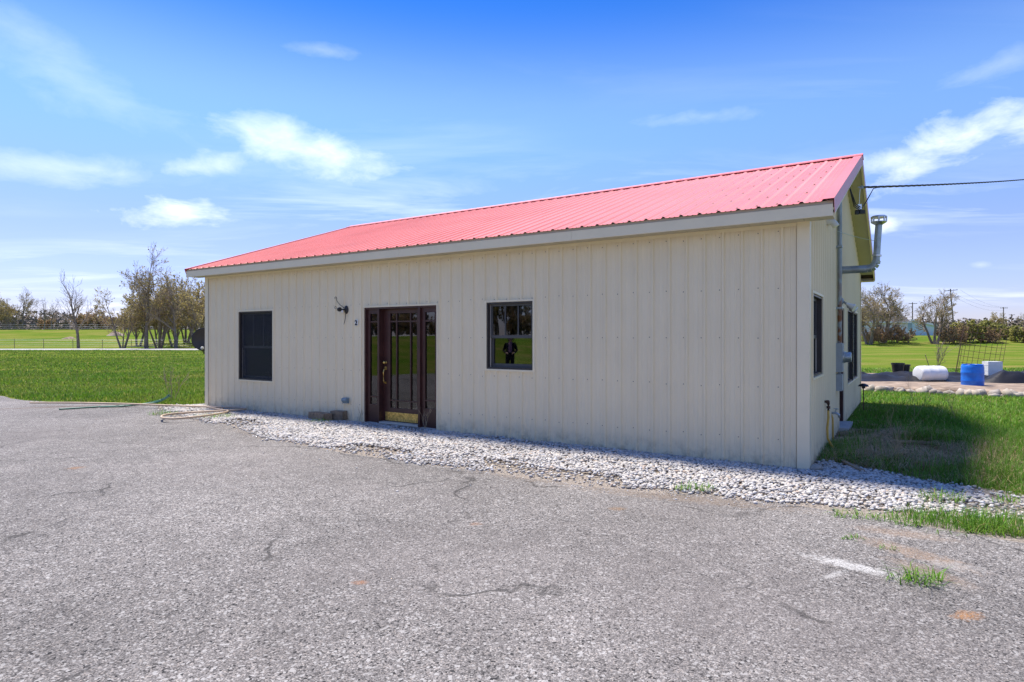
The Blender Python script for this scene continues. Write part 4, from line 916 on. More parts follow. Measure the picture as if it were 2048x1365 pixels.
def floodlight():
    o = on_side('flood_light', 4.02, 2.17, 'twin head flood light above the side door', 'flood light', .015)
    b = MB(); b.lathe([(.055, 0), (.055, .03), (.03, .045)], 16, (0, 0, 0), 'X'); b.build('base', M['meter'], o, auto=True)
    for k, (dy, dz) in enumerate(((-.06, -.10), (.06, -.15))):
        n = MB(); n.tube([(.035, 0, 0), (.08, dy*.6, dz*.35), (.11, dy, dz*.6)], .015, 8); n.build('arm', M['meter'], o, True)
        d = Vector((.75, dy*4, -.5)).normalized(); p = Vector((.11, dy, dz*.6)); s = MB(); s.tube([p-d*.02, p+d*.03, p+d*.08, p+d*.13], [.026, .034, .052, .064], 16); s.build('lamp_head', M['white'], o, auto=True)
floodlight()
def pvc():
    o = on_side('pvc_elbow', 1.93, 3.20, 'white plastic pipe elbow high on the side wall near the eave', 'pipe elbow', .0)
    e = MB(); e.tube([(-.02, 0, .0), (.05, 0, .0), (.085, 0, -.012), (.112, .0, -.042), (.13, .0, -.075)], [.045, .045, .047, .047, .046], 18); e.build('elbow', M['pvc'], o, auto=True)
    c = MB(); c.tube([(.022, 0, 0), (.056, 0, 0)], .051, 18); c.build('collar', M['pvc'], o, auto=True)
pvc()
def hose_bib():
    o = on_side('capped_pipe', 1.62, .66, 'rusty elbow pipe stub with a yellow hose hanging down the side wall', 'pipe', .0)
    p = MB(); p.tube([(-.02, -.0, .0), (.06, -.0, .0)], .016, 10); p.tube([(.055, -.09, .008), (.06, -.06, .012), (.06, -.01, .008), (.06, .004, -.03), (.06, .004, -.12)], [.018, .018, .019, .019, .017], 10); p.build('pipe_elbow', M['rustpipe'], o, True)
    f = MB(); f.tube([(.06, .004, -.06), (.06, .004, -.095)], .024, 8); f.tube([(.055, -.115, .007), (.055, -.085, .008)], .024, 8); f.build('pipe_fitting', M['rustpipe'], o)
    h = MB(); h.tube([(.06, .004, -.115), (.062, .002, -.22), (.05, -.025, -.36), (.055, -.035, -.5), (.10, .0, -.6), (.13, .02, -.655)], .0155, 10); h.build('hose', M['yellow'], o, True)
    s = on_side('spigot', 2.42, .42, 'grey metal water spigot low on the side wall beside the yellow hose', 'spigot', .0)
    b = MB(); b.tube([(-.02, 0, 0), (.09, 0, 0), (.12, 0, -.02), (.125, 0, -.06)], [.017, .018, .019, .016], 10); b.build('body', M['galv'], s, True)
    w = MB(); w.tube([(.07, 0, .01), (.085, 0, .06)], .008, 6); w.lathe([(.008, 0), (.034, .003), (.034, .012), (.008, .015)], 10, (.086, 0, .058)); w.build('handle', M['galv'], s)
    l = MB(); l.tube([(.0, .12, .02), (.028, .12, -.1), (.03, .13, -.35), (.03, .14, -.43)], .010, 6); l.tube([(.0, .19, -.02), (.028, .19, -.1), (.03, .19, -.42)], .009, 6); l.build('supply_line', M['yellow'], s, True)
hose_bib()

# ------------------------------------------------------------------ things lying in front
def timbers():
    for (a, b, rz, l, w, h, lab) in ((8.12, -.30, R(-8)-TH, .52, .18, .13, 'weathered timber block lying on the gravel left of the door'), (7.84, -.10, R(12)-TH, .28, .17, .16, 'short timber block standing behind the longer one by the wall')):
        x, y = AB(a, b); m = MB(); c = .006
        m.hexa([(-l/2, -w/2, 0), (l/2, -w/2, 0), (l/2, w/2, 0), (-l/2, w/2, 0), (-l/2+c, -w/2+c, h), (l/2-c, -w/2+c, h-.006), (l/2-c, w/2-c, h), (-l/2+c, w/2-c, h-.004)])
        for k in range(3): m.box(-l/2-.0015, l/2+.0015, -w/2-.002, -w/2+.003, h*(.2+.25*k), h*(.22+.25*k))
        o = m.build('timber_block', M['timber']); o.location = (x, y, .035); o.rotation_euler = (0, 0, rz); tag(o, lab, 'timber block')
timbers()
def spline(P, n=10):
    out = []; P = [Vector(p) for p in P]
    for i in range(len(P)-1):
        p0, p1, p2, p3 = P[max(i-1, 0)], P[i], P[i+1], P[min(i+2, len(P)-1)]
        for k in range(n):
            t = k/n; out.append(.5*((2*p1)+(-p0+p2)*t+(2*p0-5*p1+4*p2-p3)*t*t+(-p0+3*p1-3*p2+p3)*t**3))
    return out+[P[-1]]
def G(x, y, z=0.0): Yd = 1229.06*(1.553-z)/(y-674.9); return ((x-1024)/1229.06*Yd, Yd, z)
z = .08
tan = [G(60, 806, z), G(150, 806, z), G(250, 808, z), G(330, 811, z), G(420, 814, z), G(478, 815.5, z), G(491, 818, z), G(470, 820.5, z), G(400, 824, z), G(355, 827, z), G(327, 831, z), G(325, 836, z), G(352, 837.5, z), G(400, 833, z), G(436, 828, z), G(456, 823, z), G(440, 819.5, z), G(415, 815, z+.02)]
m = MB(); m.tube(spline(tan, 8), .019, 8); tag(m.build('tan_hose', M['tanhose'], None, True), 'long tan garden hose looped on the gravel below the left window', 'hose')
gr = [G(118, 819, .03), G(165, 816, .03), G(215, 813, .03), G(262, 811, .03), G(300, 806, .05), G(325, 799, .10), G(338, 790, .28)]
m = MB(); m.tube(spline(gr, 8), .017, 8); m.tube(spline([G(185, 814, .03), G(235, 813.5, .03), G(283, 809, .04), G(318, 804, .08), G(340, 792, .26)], 8), .016, 8); tag(m.build('green_hose', M['greenhose'], None, True), 'dark green garden hose leading from the asphalt to the bare sapling', 'hose')
x, y, _ = G(1632, 943); o = link('corner_rock', stones_mesh('corner_rock', np.array([0.]), np.array([0.]), np.array([.03]), np.array([.085]), M['palestone'], 5, .7)); o.location = (x, y, 0)
mod = o.modifiers.new('soft', 'SUBSURF'); mod.levels = mod.render_levels = 2; tag(o, 'pale fist sized rock at the right front corner of the building', 'rock')
m = MB(); p0, p1 = Vector((4.08, 7.62, .02)), Vector((3.98, 6.98, .025)); d = (p1-p0).normalized(); s = d.cross(Vector((0, 0, 1)))*.028; h = Vector((0, 0, .022))
m.hexa([p0-s, p1-s, p1+s, p0+s, p0-s+h, p1-s+h, p1+s+h, p0+s+h]); tag(m.build('scrap_board', M['timber']), 'grey weathered slat lying on the gravel right of the corner', 'slat')
m = MB(); p0, p1 = Vector((5.15, 8.6, .10)), Vector((5.75, 8.45, .10)); d = (p1-p0).normalized(); s = d.cross(Vector((0, 0, 1)))*.03
m.hexa([p0-s, p1-s, p1+s, p0+s, p0-s+h, p1-s+h, p1+s+h, p0+s+h]); tag(m.build('scrap_board', M['deadstalk']), 'pale broken slat in the dead grass beside the side wall', 'slat')

def stalks(name, x, y, z, n, h, seed, m, label, cat, spread=.35, rr=.004):
    rnd = random.Random(seed); b = MB()
    def go(p, d, l, r, lev):
        pts = [p]; q = Vector(p); dd = Vector(d)
        for k in range(4): dd = (dd+Vector((rnd.uniform(-.2, .2), rnd.uniform(-.2, .2), rnd.uniform(-.02, .12)))).normalized(); q = q+dd*l/4; pts.append(q.copy())
        b.tube(pts, [r*(1-.16*k) for k in range(5)], 4, False)
        if lev:
            for k in (1, 2, 3, 3, 4):
                if rnd.random() < .85: go(pts[k], (dd+Vector((rnd.uniform(-.8, .8), rnd.uniform(-.8, .8), rnd.uniform(0, .5)))).normalized(), l*rnd.uniform(.4, .65), r*.6, lev-1)
    for k in range(n): go(Vector((rnd.uniform(-.03, .03), rnd.uniform(-.03, .03), 0)), Vector((rnd.uniform(-spread, spread), rnd.uniform(-spread, spread), 1)).normalized(), h*rnd.uniform(.7, 1), rr, 2)
    o = b.build(name, m, None); o.location = (x, y, z); tag(o, label, cat); return o
x, y, _ = G(345, 803, .0); stalks('bare_sapling', x, y, 0, 3, .62, 3, M['twig'], 'thin bare sapling at the end of the green hose', 'sapling', .25, .009)
x, y = AB(5.78, -.06); stalks('dead_weed', x, y, .02, 2, .36, 8, M['deadstalk'], 'dry twig weed standing before the right sidelight of the entrance', 'weed', .3, .0055)
x, y = AB(7.33, -.07); stalks('dead_weed', x, y, .02, 1, .25, 12, M['deadstalk'], 'dry bent weed at the left foot of the entrance', 'weed', .6, .004)
for k, (x, y, h) in enumerate(((5.1, 7.9, .45), (4.6, 7.4, .35), (5.6, 8.9, .4), (7.6, 11.6, .55), (8.1, 11.2, .5), (10.5, 20.6, .6), (11.4, 21.8, .6))):
    stalks('dead_weed', x, y, float(full_z(x, y)), 2, h, 20+k, M['deadstalk'], ['dry pale weed stalks in the dead grass by the side wall', 'dry pale weed nearest the gravel right of the corner', 'dry weed stalks at the back of the dead grass patch', 'tall dry weed behind the dead grass patch', 'dry weed right of the tall one behind the dead grass', 'dry weed stalks left of the black pots', 'dry weed stalks just behind the black pots'][k], 'weed', .5, .004)
m = MB(); x, y, _ = G(1727, 822); m.tube([(0, 0, -.05), (0, 0, .50)], .010, 6); o = m.build('garden_stake_light', M['rustpipe']); o.location = (x, y, .0)
t = MB(); t.lathe([(.03, .47), (.035, .51), (.105, .515), (.085, .55), (.03, .575)], 14); t.build('lamp_top', M['black'], o, auto=True); tag(o, 'small dark garden light on a thin stake behind the building', 'garden light')

# ------------------------------------------------------------------ garden bed on the right
def garden():
    bm = bmesh.new(); out = rough_outline(BED, .4, .12, 9); z0 = .15
    c = Vector((sum(p[0] for p in out)/len(out), sum(p[1] for p in out)/len(out), 0))
    rings = []
    for sc, zz in ((1.02, -.05), (.985, .11), (.93, .15)): rings.append([bm.verts.new((c.x+(x-c.x)*sc, c.y+(y-c.y)*sc, zz+(.03*float(vnoise(x*2, y*2, 3)) if sc < 1 else 0))) for x, y in out])
    n = len(out)
    for a, b in zip(rings[:-1], rings[1:]):
        for k in range(n): bm.faces.new((a[k], a[(k+1) % n], b[(k+1) % n], b[k]))
    bm.faces.new(rings[-1]); bmesh.ops.recalc_face_normals(bm, faces=bm.faces); bmesh.ops.triangulate(bm, faces=[f for f in bm.faces if len(f.verts) > 4])
    me = bpy.data.meshes.new('garden_bed'); bm.to_mesh(me); bm.free(); me.materials.append(M['soil']); struct(link('garden_bed', me))
    rnd = random.Random(6); P = [(9.75, 18.1), (10.2, 17.55), (13.0, 15.5), (17, 12.65)]; seg = []; 
    for (x0, y0), (x1, y1) in zip(P[:-1], P[1:]): seg.append((x0, y0, x1, y1, math.hypot(x1-x0, y1-y0)))
    tot = sum(s[4] for s in seg); d = 0; rocks = []
    while d < tot:
        q = d
        for x0, y0, x1, y1, l in seg:
            if q <= l: x, y = x0+(x1-x0)*q/l, y0+(y1-y0)*q/l; break
            q -= l
        s = rnd.uniform(.09, .21); rocks.append((x+rnd.uniform(-.06, .06), y+rnd.uniform(-.07, .10), s))
        rocks.append((x+rnd.uniform(-.05, .25), y+rnd.uniform(-.34, -.12), s*rnd.uniform(.5, .95)))
        if rnd.random() < .4: rocks.append((x+rnd.uniform(-.1, .1), y+rnd.uniform(.12, .3), s*rnd.uniform(.4, .7)))
        d += s*rnd.uniform(1.0, 1.7)
    for k, (x, y, s) in enumerate(rocks):
        if x > .98*y+1.0: continue
        o = link('edging_rock', stones_mesh('edging_rock', np.array([0.]), np.array([0.]), np.array([0.]), np.array([s]), (M['stone'], M['palestone'])[rnd.random() < .25], 100+k, .72)); o.location = (x, y, s*.38)
        tag(o, 'rounded field stone in the row edging the garden bed', 'rock', 'stones edging the garden bed')
    # black fabric with folds
    nx, ny = 90, 16; V = []; F = []
    for j in range(ny):
        for i in range(nx):
            s, t = i/(nx-1), j/(ny-1); x = 9.9+s*8.6; y = 19.2-.30*s*2.2+t*2.3+.15*math.sin(s*9); w = .30*float(fbm(x*1.6, y*4.5, 14))-.05+.05*math.sin(x*2.1+y*3); edge = min(1, t*5, (1-t)*5)
            V.append((x, y, .165+max(0, w)*edge+.05*edge))
    for j in range(ny-1):
        for i in range(nx-1): a = j*nx+i; F.append((a, a+1, a+nx+1, a+nx))
    me = bpy.data.meshes.new('weed_fabric'); me.from_pydata(V, [], F); me.materials.append(M['tarp']); me.polygons.foreach_set('use_smooth', [True]*len(F)); tag(link('weed_fabric', me), 'rumpled black weed fabric spread along the garden bed', 'fabric')
    def heap(name, x, y, rx, ry, h, m, label, seed):
        V, F = [], []; na, nr = 36, 9
        for r in range(nr):
            for a in range(na): q = r/(nr-1); t = 2*math.pi*a/na; xx, yy = rx*q*math.cos(t), ry*q*math.sin(t); V.append((xx, yy, h*(1-q**1.6)*(.5+.9*float(fbm(xx*3+seed, yy*3, seed)))))
        for r in range(nr-1):
            for a in range(na): F.append((r*na+a, r*na+(a+1) % na, (r+1)*na+(a+1) % na, (r+1)*na+a))
        me = bpy.data.meshes.new(name); me.from_pydata(V, [], F); me.materials.append(m); me.polygons.foreach_set('use_smooth', [True]*len(F)); o = link(name, me); o.location = (x, y, .17); tag(o, label, 'tarp')
    heap('tarp_heap', 15.3, 18.9, .95, .5, .42, M['tarp'], 'crumpled black tarp heap right of the blue drum', 2); heap('green_tarp_heap', 16.9, 18.6, .8, .4, .2, M['greentarp'], 'green tarp lying at the right edge of the bed', 4); heap('tarp_heap', 17.2, 19.9, 1.3, .45, .42, M['tarp'], 'long black tarp heap behind the green tarp', 6)
    def drum(name, m, r, h, loc, rot, label):
        o = empty(name, loc); o.rotation_euler = rot; tag(o, label, 'drum'); b = MB()
        prof = [(r*.78, 0), (r*.88, .008), (r*.945, .028), (r*.98, .058), (r, .10)]
        for q in (.30, .66): prof += [(r, h*q-.03), (r*1.018, h*q-.015), (r*1.018, h*q+.015), (r, h*q+.03)]
        prof += [(r, h-.10), (r*.985, h-.055), (r*.955, h-.022), (r*.92, h-.004), (r*.9, h)]; b.lathe(prof, 32); b.build('barrel', m, o, auto=True)
        l = MB(); l.lathe([(r*.93, h), (r*.93, h+.012), (r*.86, h+.012), (r*.85, h+.001)], 32); l.build('rim', m, o, auto=True)
        for a in (0, math.pi): u = MB(); u.lathe([(.03, h+.001), (.03, h+.012), (.012, h+.014)], 10, (r*.6*math.cos(a), r*.6*math.sin(a), 0)); u.build('bung', M['black'] if m is M['white'] else M['white'], o)
        return o
    drum('plastic_drum', M['bluedrum'], .275, .66, (13.3, 17.75, .10), (0, 0, .4), 'upright bright blue plastic drum standing in the garden bed')
    drum('plastic_drum', M['white'], .255, .82, (12.72, 19.28, .40), (0, R(90), R(4)), 'white plastic drum lying on its side on the black fabric')
    o = empty('plastic_tote', (15.55, 19.9, .15), R(-14)); tag(o, 'white box shaped plastic tote standing behind the blue drum', 'tote'); b = MB(); b.box(-.20, .20, -.2, .2, .0, .62); b.build('tank', M['white'], o)
    for k in range(3): MB().box(-.205, .205, -.205, .205, .14+k*.18, .155+k*.18).build('moulded_rib', M['white'], o)
    for k, (x, y, r, h, lab) in enumerate(((13.25, 21.1, .20, .40, 'tallest black nursery pot left of the white drum'), (13.62, 21.3, .16, .34, 'black nursery pot just behind the tallest one'), (14.0, 20.9, .17, .2, 'low black nursery pot beside the white drum'))):
        p = MB(); p.lathe([(r*.78, 0), (r*.95, h*.86), (r*1.04, h*.86), (r*1.04, h), (r*.97, h), (r*.74, .02)], 22); o = p.build('nursery_pot', M['black'], None, auto=True); o.location = (x, y, .27); tag(o, lab, 'pot', 'black nursery pots')
    # leaning wire panel
    o = empty('wire_trellis', (15.15, 20.2, .2), R(-8)); tag(o, 'tall rusty wire mesh panel curving up behind the drums', 'trellis'); o.rotation_euler = (0, R(9), R(-8)); wm = M['rustpipe']
    def P(s, z): a = -1.45+s*2.9; return (.66*math.sin(a), .5*math.cos(a)-.3, z)
    for k in range(13): s = k/12; b = MB(); b.tube([P(s, -.05), P(s, .9), P(s, 1.78)], .0065, 4); b.build('wire', wm, o)
    for k in range(9): z = .05+k*.21; b = MB(); b.tube([P(q/20, z) for q in range(21)], .006, 4); b.build('wire', wm, o)
    m = MB(); m.tube([(14.05, 20.5, .15), (13.65, 20.3, .98)], .012, 6); tag(m.build('garden_stake', M['deadstalk']), 'pale thin stake leaning beside the wire panel', 'stake')
    m = MB(); m.tube([(14.4, 16.9, .14), (14.9, 16.2, .12)], .03, 6); tag(m.build('garden_board', M['deadstalk']), 'pale stick lying on the bed at the right edge', 'stick')
    stalks('bare_bush', 21.5, 31.0, 0, 5, 1.1, 44, M['twig'], 'small bare bush in the field behind the wire panel', 'bush', .5, .018)
garden()

# ------------------------------------------------------------------ trees
def grow_tree(seed, H, r0, stems=1, spread=.35, crown_lo=.28, levels=4, up=.12, wig=.16, buds=0., bud_size=.10, kids=(5, 5, 5, 4), ratio=.62):
    rnd = random.Random(seed); T, C, L = MB(), MB(), []
    def seg(p, d, l, r, lev):
        wg = wig*(.35 if lev == 0 else 1); n = 6 if lev == 0 else (5 if lev == 1 else 4); pts = [p.copy()]; dd = d.copy(); q = p.copy(); dirs = [dd.copy()]
        for k in range(n):
            dd = (dd+Vector((rnd.gauss(0, wg), rnd.gauss(0, wg), rnd.gauss(0, wg*.6)+up*(.4 if lev else .7)))).normalized(); q = q+dd*l/n; pts.append(q.copy()); dirs.append(dd.copy())
        rmin = .011 if lev >= levels-1 else .016
        rad = [max(rmin*.8, r*(1-(.62 if lev == 0 else .78)*k/n)) for k in range(n+1)]
        (T if lev == 0 else C).tube(pts, rad, (8, 6, 4, 3, 3)[min(lev, 4)], False)
        if lev >= levels:
            if buds:
                for k in range(2, n+1):
                    if rnd.random() < buds: L.append((pts[k], rnd.random()))
            return
        m = kids[min(lev, len(kids)-1)]
        for j in range(m):
            t = (crown_lo+(1-crown_lo)*(j+rnd.random())/m) if lev == 0 else (.22+.78*(j+rnd.random()*.9)/m); k = min(int(t*n), n-1); fr = t*n-k
            pp = pts[k].lerp(pts[k+1], min(fr, 1)); az = rnd.uniform(0, 6.283); dv = dirs[k]; o1 = dv.orthogonal().normalized(); o2 = dv.cross(o1); side = o1*math.cos(az)+o2*math.sin(az)
            ang = rnd.uniform(.45, .95); nd = (dv*math.cos(ang)+side*math.sin(ang)+Vector((0, 0, up))).normalized()
            seg(pp, nd, l*ratio*rnd.uniform(.65, 1.1)*(1.0 if lev else 1.0-.35*t), max(rad[k]*.62, .012), lev+1)
        seg(pts[-1], dirs[-1], l*ratio*.8, rad[-1]*.9, lev+1)
    for s in range(stems):
        a = 6.283*s/stems+rnd.uniform(-.4, .4); sp = 0 if stems == 1 else spread*rnd.uniform(.6, 1.2); f = 1 if s == 0 else rnd.uniform(.7, .95)
        seg(Vector((.25*math.cos(a)*(stems > 1), .25*math.sin(a)*(stems > 1), -.15)), Vector((math.cos(a)*sp, math.sin(a)*sp, 1)).normalized(), H*.56*f, r0*f, 0)
    return T, C, L
def leaf_mesh(name, L, size, m, seed):
    rg = np.random.default_rng(seed); n = len(L); P = np.array([tuple(p) for p, _ in L]); a = rg.normal(size=(n, 3)); a /= np.linalg.norm(a, axis=1)[:, None]; b = np.cross(a, rg.normal(size=(n, 3))); b /= np.linalg.norm(b, axis=1)[:, None]
    s = (size*rg.uniform(.5, 1.3, n))[:, None]; V = np.stack([P-a*s, P+b*s*.7, P+a*s, P-b*s*.7], 1).reshape(-1, 3); return np_mesh(name, V, np.arange(n*4).reshape(-1, 4), m)
PROTO = {}
def proto(key, **kw):
    bm_, bs, tw = kw.pop('bud_mat', 'bud'), kw.get('bud_size', .1), kw.pop('twig_mat', 'twig'); T, C, L = grow_tree(**kw)
    PROTO[key] = (T.mesh('trunk_'+key, M['bark'], True), C.mesh('crown_'+key, M[tw], False), leaf_mesh('buds_'+key, L, bs, M[bm_], kw['seed']) if L else None, kw['H'])
def plant(key, x, y, h, rz, label, cat='tree', group=None, name='bare_tree', sx=1.):
    t, c, l, H = PROTO[key]; o = empty(name, (x, y, float(ground_z(x, y))-.05), rz); s = h/H; o.scale = (s*sx, s*sx, s); tag(o, label, cat, group)
    link('trunk', t, o); link('crown', c, o)
    if l: link('foliage', l, o)
    return o
proto('upright', seed=5, H=11, r0=.20, crown_lo=.30, kids=(9, 6, 5, 3), levels=3, up=.16, ratio=.55)
proto('spread', seed=9, H=12, r0=.24, crown_lo=.32, kids=(7, 6, 5, 4), levels=4, up=.13, ratio=.60, buds=.12, bud_size=.10)
proto('multi', seed=14, H=12, r0=.19, stems=4, spread=.32, crown_lo=.35, kids=(5, 5, 5, 3), levels=4, up=.14, ratio=.58, buds=.25, bud_size=.12)
proto('budding', seed=23, H=10, r0=.15, stems=3, spread=.25, crown_lo=.2, kids=(7, 6, 5, 3), levels=4, up=.12, ratio=.55, buds=.35, bud_size=.12)
proto('vase', seed=31, H=9, r0=.22, stems=3, spread=.45, crown_lo=.4, kids=(5, 5, 6, 4), levels=4, up=.10, wig=.2, ratio=.60, buds=.15, bud_size=.09)
proto('bush', seed=41, H=3.6, r0=.05, stems=9, spread=.7, crown_lo=.1, kids=(6, 5, 4), levels=3, up=.08, ratio=.5, buds=.55, bud_size=.09, bud_mat='budred', twig_mat='twigred')
proto('leafbush', seed=47, H=3.6, r0=.05, stems=9, spread=.6, crown_lo=.1, kids=(6, 5, 4), levels=3, up=.08, ratio=.5, buds=.9, bud_size=.12, bud_mat='leaf')
proto('round', seed=52, H=6, r0=.13, stems=5, spread=.75, crown_lo=.12, kids=(7, 6, 5), levels=3, up=.05, ratio=.55, buds=.8, bud_size=.13, bud_mat='budred', twig_mat='twigred')
def at(px, D): return ((px-1024)/1229.06*D, D)
LT = 'trees beyond the road on the left'
for key, px, D, h, rz, lab, nm in (
    ('upright', 157, 81, 11.6, .3, 'lone slender bare tree standing apart across the road', 'bare_tree'),
    ('spread', 293, 82, 14.2, 1.1, 'tallest wide bare tree in the grove across the road', 'bare_tree'),
    ('multi', 318, 84, 12.0, 2.0, 'many stemmed bare tree behind the tallest one in the grove', 'bare_tree'),
    ('multi', 246, 81, 9.0, 4.2, 'leaning thin stemmed tree at the left end of the grove', 'bare_tree'),
    ('budding', 275, 92, 11.5, .5, 'olive budding tree behind the tall bare tree of the grove', 'budding_tree'),
    ('budding', 350, 90, 12.5, 3.3, 'olive budding tree behind the building eave in the grove', 'budding_tree'),
    ('spread', 352, 82, 11.0, 5.0, 'bare tree left of the satellite dish in the grove', 'bare_tree'),
    ('multi', 396, 85, 12.0, .9, 'bare many stemmed tree right behind the left eave', 'bare_tree'),
    ('budding', 405, 95, 12.0, 1.9, 'olive budding tree directly behind the satellite dish', 'budding_tree'),
    ('budding', 318, 98, 11.0, 5.3, 'rear budding tree in the middle of the grove', 'budding_tree'),
    ('multi', 372, 99, 12.5, 2.7, 'rear bare tree at the right of the grove', 'bare_tree'),
    ('spread', 430, 98, 12.5, 2.2, 'bare tree mostly hidden behind the left end of the building', 'bare_tree'),
    ('round', 170, 150, 7.2, .2, 'round russet bush like tree behind the lone bare tree', 'round_tree'),
    ('round', 212, 156, 6.0, 2.2, 'smaller russet round tree left of the grove on the crest', 'round_tree'),
    ('upright', 88, 152, 9.0, 2.2, 'small bare tree on the crest right of the far left group', 'bare_tree'),
    ('upright', 103, 158, 9.5, 4.4, 'bare tree on the crest nearest the lone tree', 'bare_tree'),
    ('round', 92, 160, 5.2, 1.2, 'low russet tree below the two small crest trees', 'round_tree'),
    ('multi', 22, 150, 10.5, 1.0, 'bare tree in the far left group on the crest', 'bare_tree'),
    ('spread', 45, 154, 11.0, 3.0, 'tallest bare tree of the far left group on the crest', 'bare_tree'),
    ('budding', 8, 158, 9.5, 5.1, 'budding tree at the left picture edge on the crest', 'budding_tree'),
    ('budding', -22, 150, 10., 3.1, 'budding tree just beyond the left picture edge', 'budding_tree')):
    x, y = at(px, D); plant(key, x, y, h, rz, lab, 'tree', LT, nm)
RT = 'trees beyond the right hand field'
for key, px, D, h, rz, lab, nm, cat in (
    ('vase', 1738, 96, 9.8, .4, 'bare tree just right of the building in front of the house', 'bare_tree', 'tree'),
    ('vase', 1768, 99, 10.6, 2.6, 'spreading bare tree before the grey house roof', 'bare_tree', 'tree'),
    ('vase', 1870, 97, 9.4, 4.3, 'bare vase shaped tree right of the pale blue shed', 'bare_tree', 'tree'),
    ('spread', 2062, 88, 8.6, 1.2, 'bare tree cut off by the right picture edge', 'bare_tree', 'tree'),
    ('budding', 1715, 104, 9.0, 1.2, 'olive budding tree half hidden by the back corner of the building', 'budding_tree', 'tree'),
    ('bush', 1740, 97, 3.6, 0, 'brown brush nearest the building at the field edge', 'brush', 'bush'),
    ('bush', 1763, 98, 3.8, 1, 'brown brush below the spreading bare tree', 'brush', 'bush'),
    ('bush', 1790, 99, 3.9, 2, 'brown brush before the grey house', 'brush', 'bush'),
    ('bush', 1812, 99, 3.2, 3, 'brown brush at the left foot of the pale blue shed', 'brush', 'bush'),
    ('bush', 1893, 97, 3.6, 4, 'reddish brush right of the vase shaped tree', 'brush', 'bush'),
    ('bush', 1912, 98, 4.0, 5, 'reddish brush below the tall utility pole', 'brush', 'bush'),
    ('leafbush', 1938, 99, 5.0, 0, 'tall yellow green shrub right of the tall utility pole', 'leafy_shrub', 'shrub'),
    ('leafbush', 1968, 100, 4.9, 2, 'yellow green shrub behind the wire panel', 'leafy_shrub', 'shrub'),
    ('bush', 1985, 98, 3.4, 1.5, 'brown brush right of the yellow green shrubs', 'brush', 'bush'),
    ('leafbush', 2012, 104, 3.6, 4, 'low green shrub below the far utility pole', 'leafy_shrub', 'shrub'),
    ('leafbush', 2042, 99, 3.8, 5, 'green shrub at the right picture edge', 'leafy_shrub', 'shrub'),
    ('budding', 1993, 150, 7.0, 1, 'distant budding tree between the shrubs and far pole', 'budding_tree', 'tree'),
    ('bush', 2070, 97, 4, 1, 'brown brush just beyond the right picture edge', 'brush', 'bush')):
    x, y = at(px, D); plant(key, x, y, h, rz, lab, cat, RT, nm)
# woods along the side road, seen mirrored in the glass
rnd = random.Random(3)
for k in range(46):
    x, y = -84-rnd.uniform(0, 26), -70+k*2.9+rnd.uniform(-1.5, 1.5)
    plant(rnd.choice(['budding', 'multi', 'spread', 'budding']), x, y, rnd.uniform(11, 16), rnd.uniform(0, 6), 'tree of the wood beyond the side road outside the left edge', 'tree', 'wood beyond the side road', 'wood_tree')
for k in range(40):
    x, y = -80-rnd.uniform(0, 10), -70+k*3.2+rnd.uniform(-1.5, 1.5)
    plant(rnd.choice(['bush', 'bush', 'round']), x, y, rnd.uniform(4, 7), rnd.uniform(0, 6), 'brush at the edge of the wood beyond the side road', 'brush', 'brush at the edge of the wood', 'wood_brush')
# low far wood closing the horizon
def far_wood():
    rg = np.random.default_rng(8); V = []; n = 210000; ang = rg.uniform(-.95, .95, n); D = rg.uniform(250, 480, n); X, Y = D*np.sin(ang)*1.2, D*np.cos(ang); top = 3.5+6.5*fbm(X/25, Y/25, 17)
    Z = ground_z(X, Y)+rg.random(n)**1.5*top; s = rg.uniform(.25, .65, n)[:, None]; P = np.stack([X, Y, Z], -1); a = rg.normal(size=(n, 3)); a /= np.linalg.norm(a, axis=1)[:, None]; b = np.cross(a, rg.normal(size=(n, 3))); b /= np.linalg.norm(b, axis=1)[:, None]
    me = np_mesh('far_wood', np.stack([P-a*s, P+b*s, P+a*s, P-b*s], 1).reshape(-1, 3), np.arange(n*4).reshape(-1, 4), mat('far_wood_twigs', (.16, .13, .105), .95, .3, .05)); tag(link('far_wood', me), 'low distant wood along the horizon', 'wood', kind='stuff')
far_wood()

# ------------------------------------------------------------------ far buildings, poles, fences
def far_house():
    x, y = at(1752, 118); o = empty('far_house', (x, y, float(ground_z(x, y))), R(-4)); tag(o, 'far pale house with a grey gable roof behind the right trees', 'house')
    MB().box(-7, 4.2, -3, 3, -.5, 2.5).build('wall', M['housewall'], o)
    r = MB(); z0, z1 = 2.45, 4.45; r.v += [(-7.4, -3.5, z0), (4.6, -3.5, z0), (4.6, 3.5, z0), (-7.4, 3.5, z0), (-7.0, 0, z1), (4.3, 0, z1)]; r.f += [(0, 1, 5, 4), (2, 3, 4, 5), (1, 2, 5), (3, 0, 4), (0, 3, 2, 1)]; r.build('roof', M['houseroof'], o)
    MB().box(-7.45, 4.65, -3.56, -3.51, z0-.12, z0+.12).build('fascia', M['white'], o)
    for xx in (-4.2, -1, 2.2): w = MB().box(xx-.5, xx+.5, -3.04, -3.005, .8, 2.0).build('window', M['glassfar'], o); MB().box(xx-.58, xx+.58, -3.07, -3.045, .68, .79).build('sill', M['white'], w)
far_house()
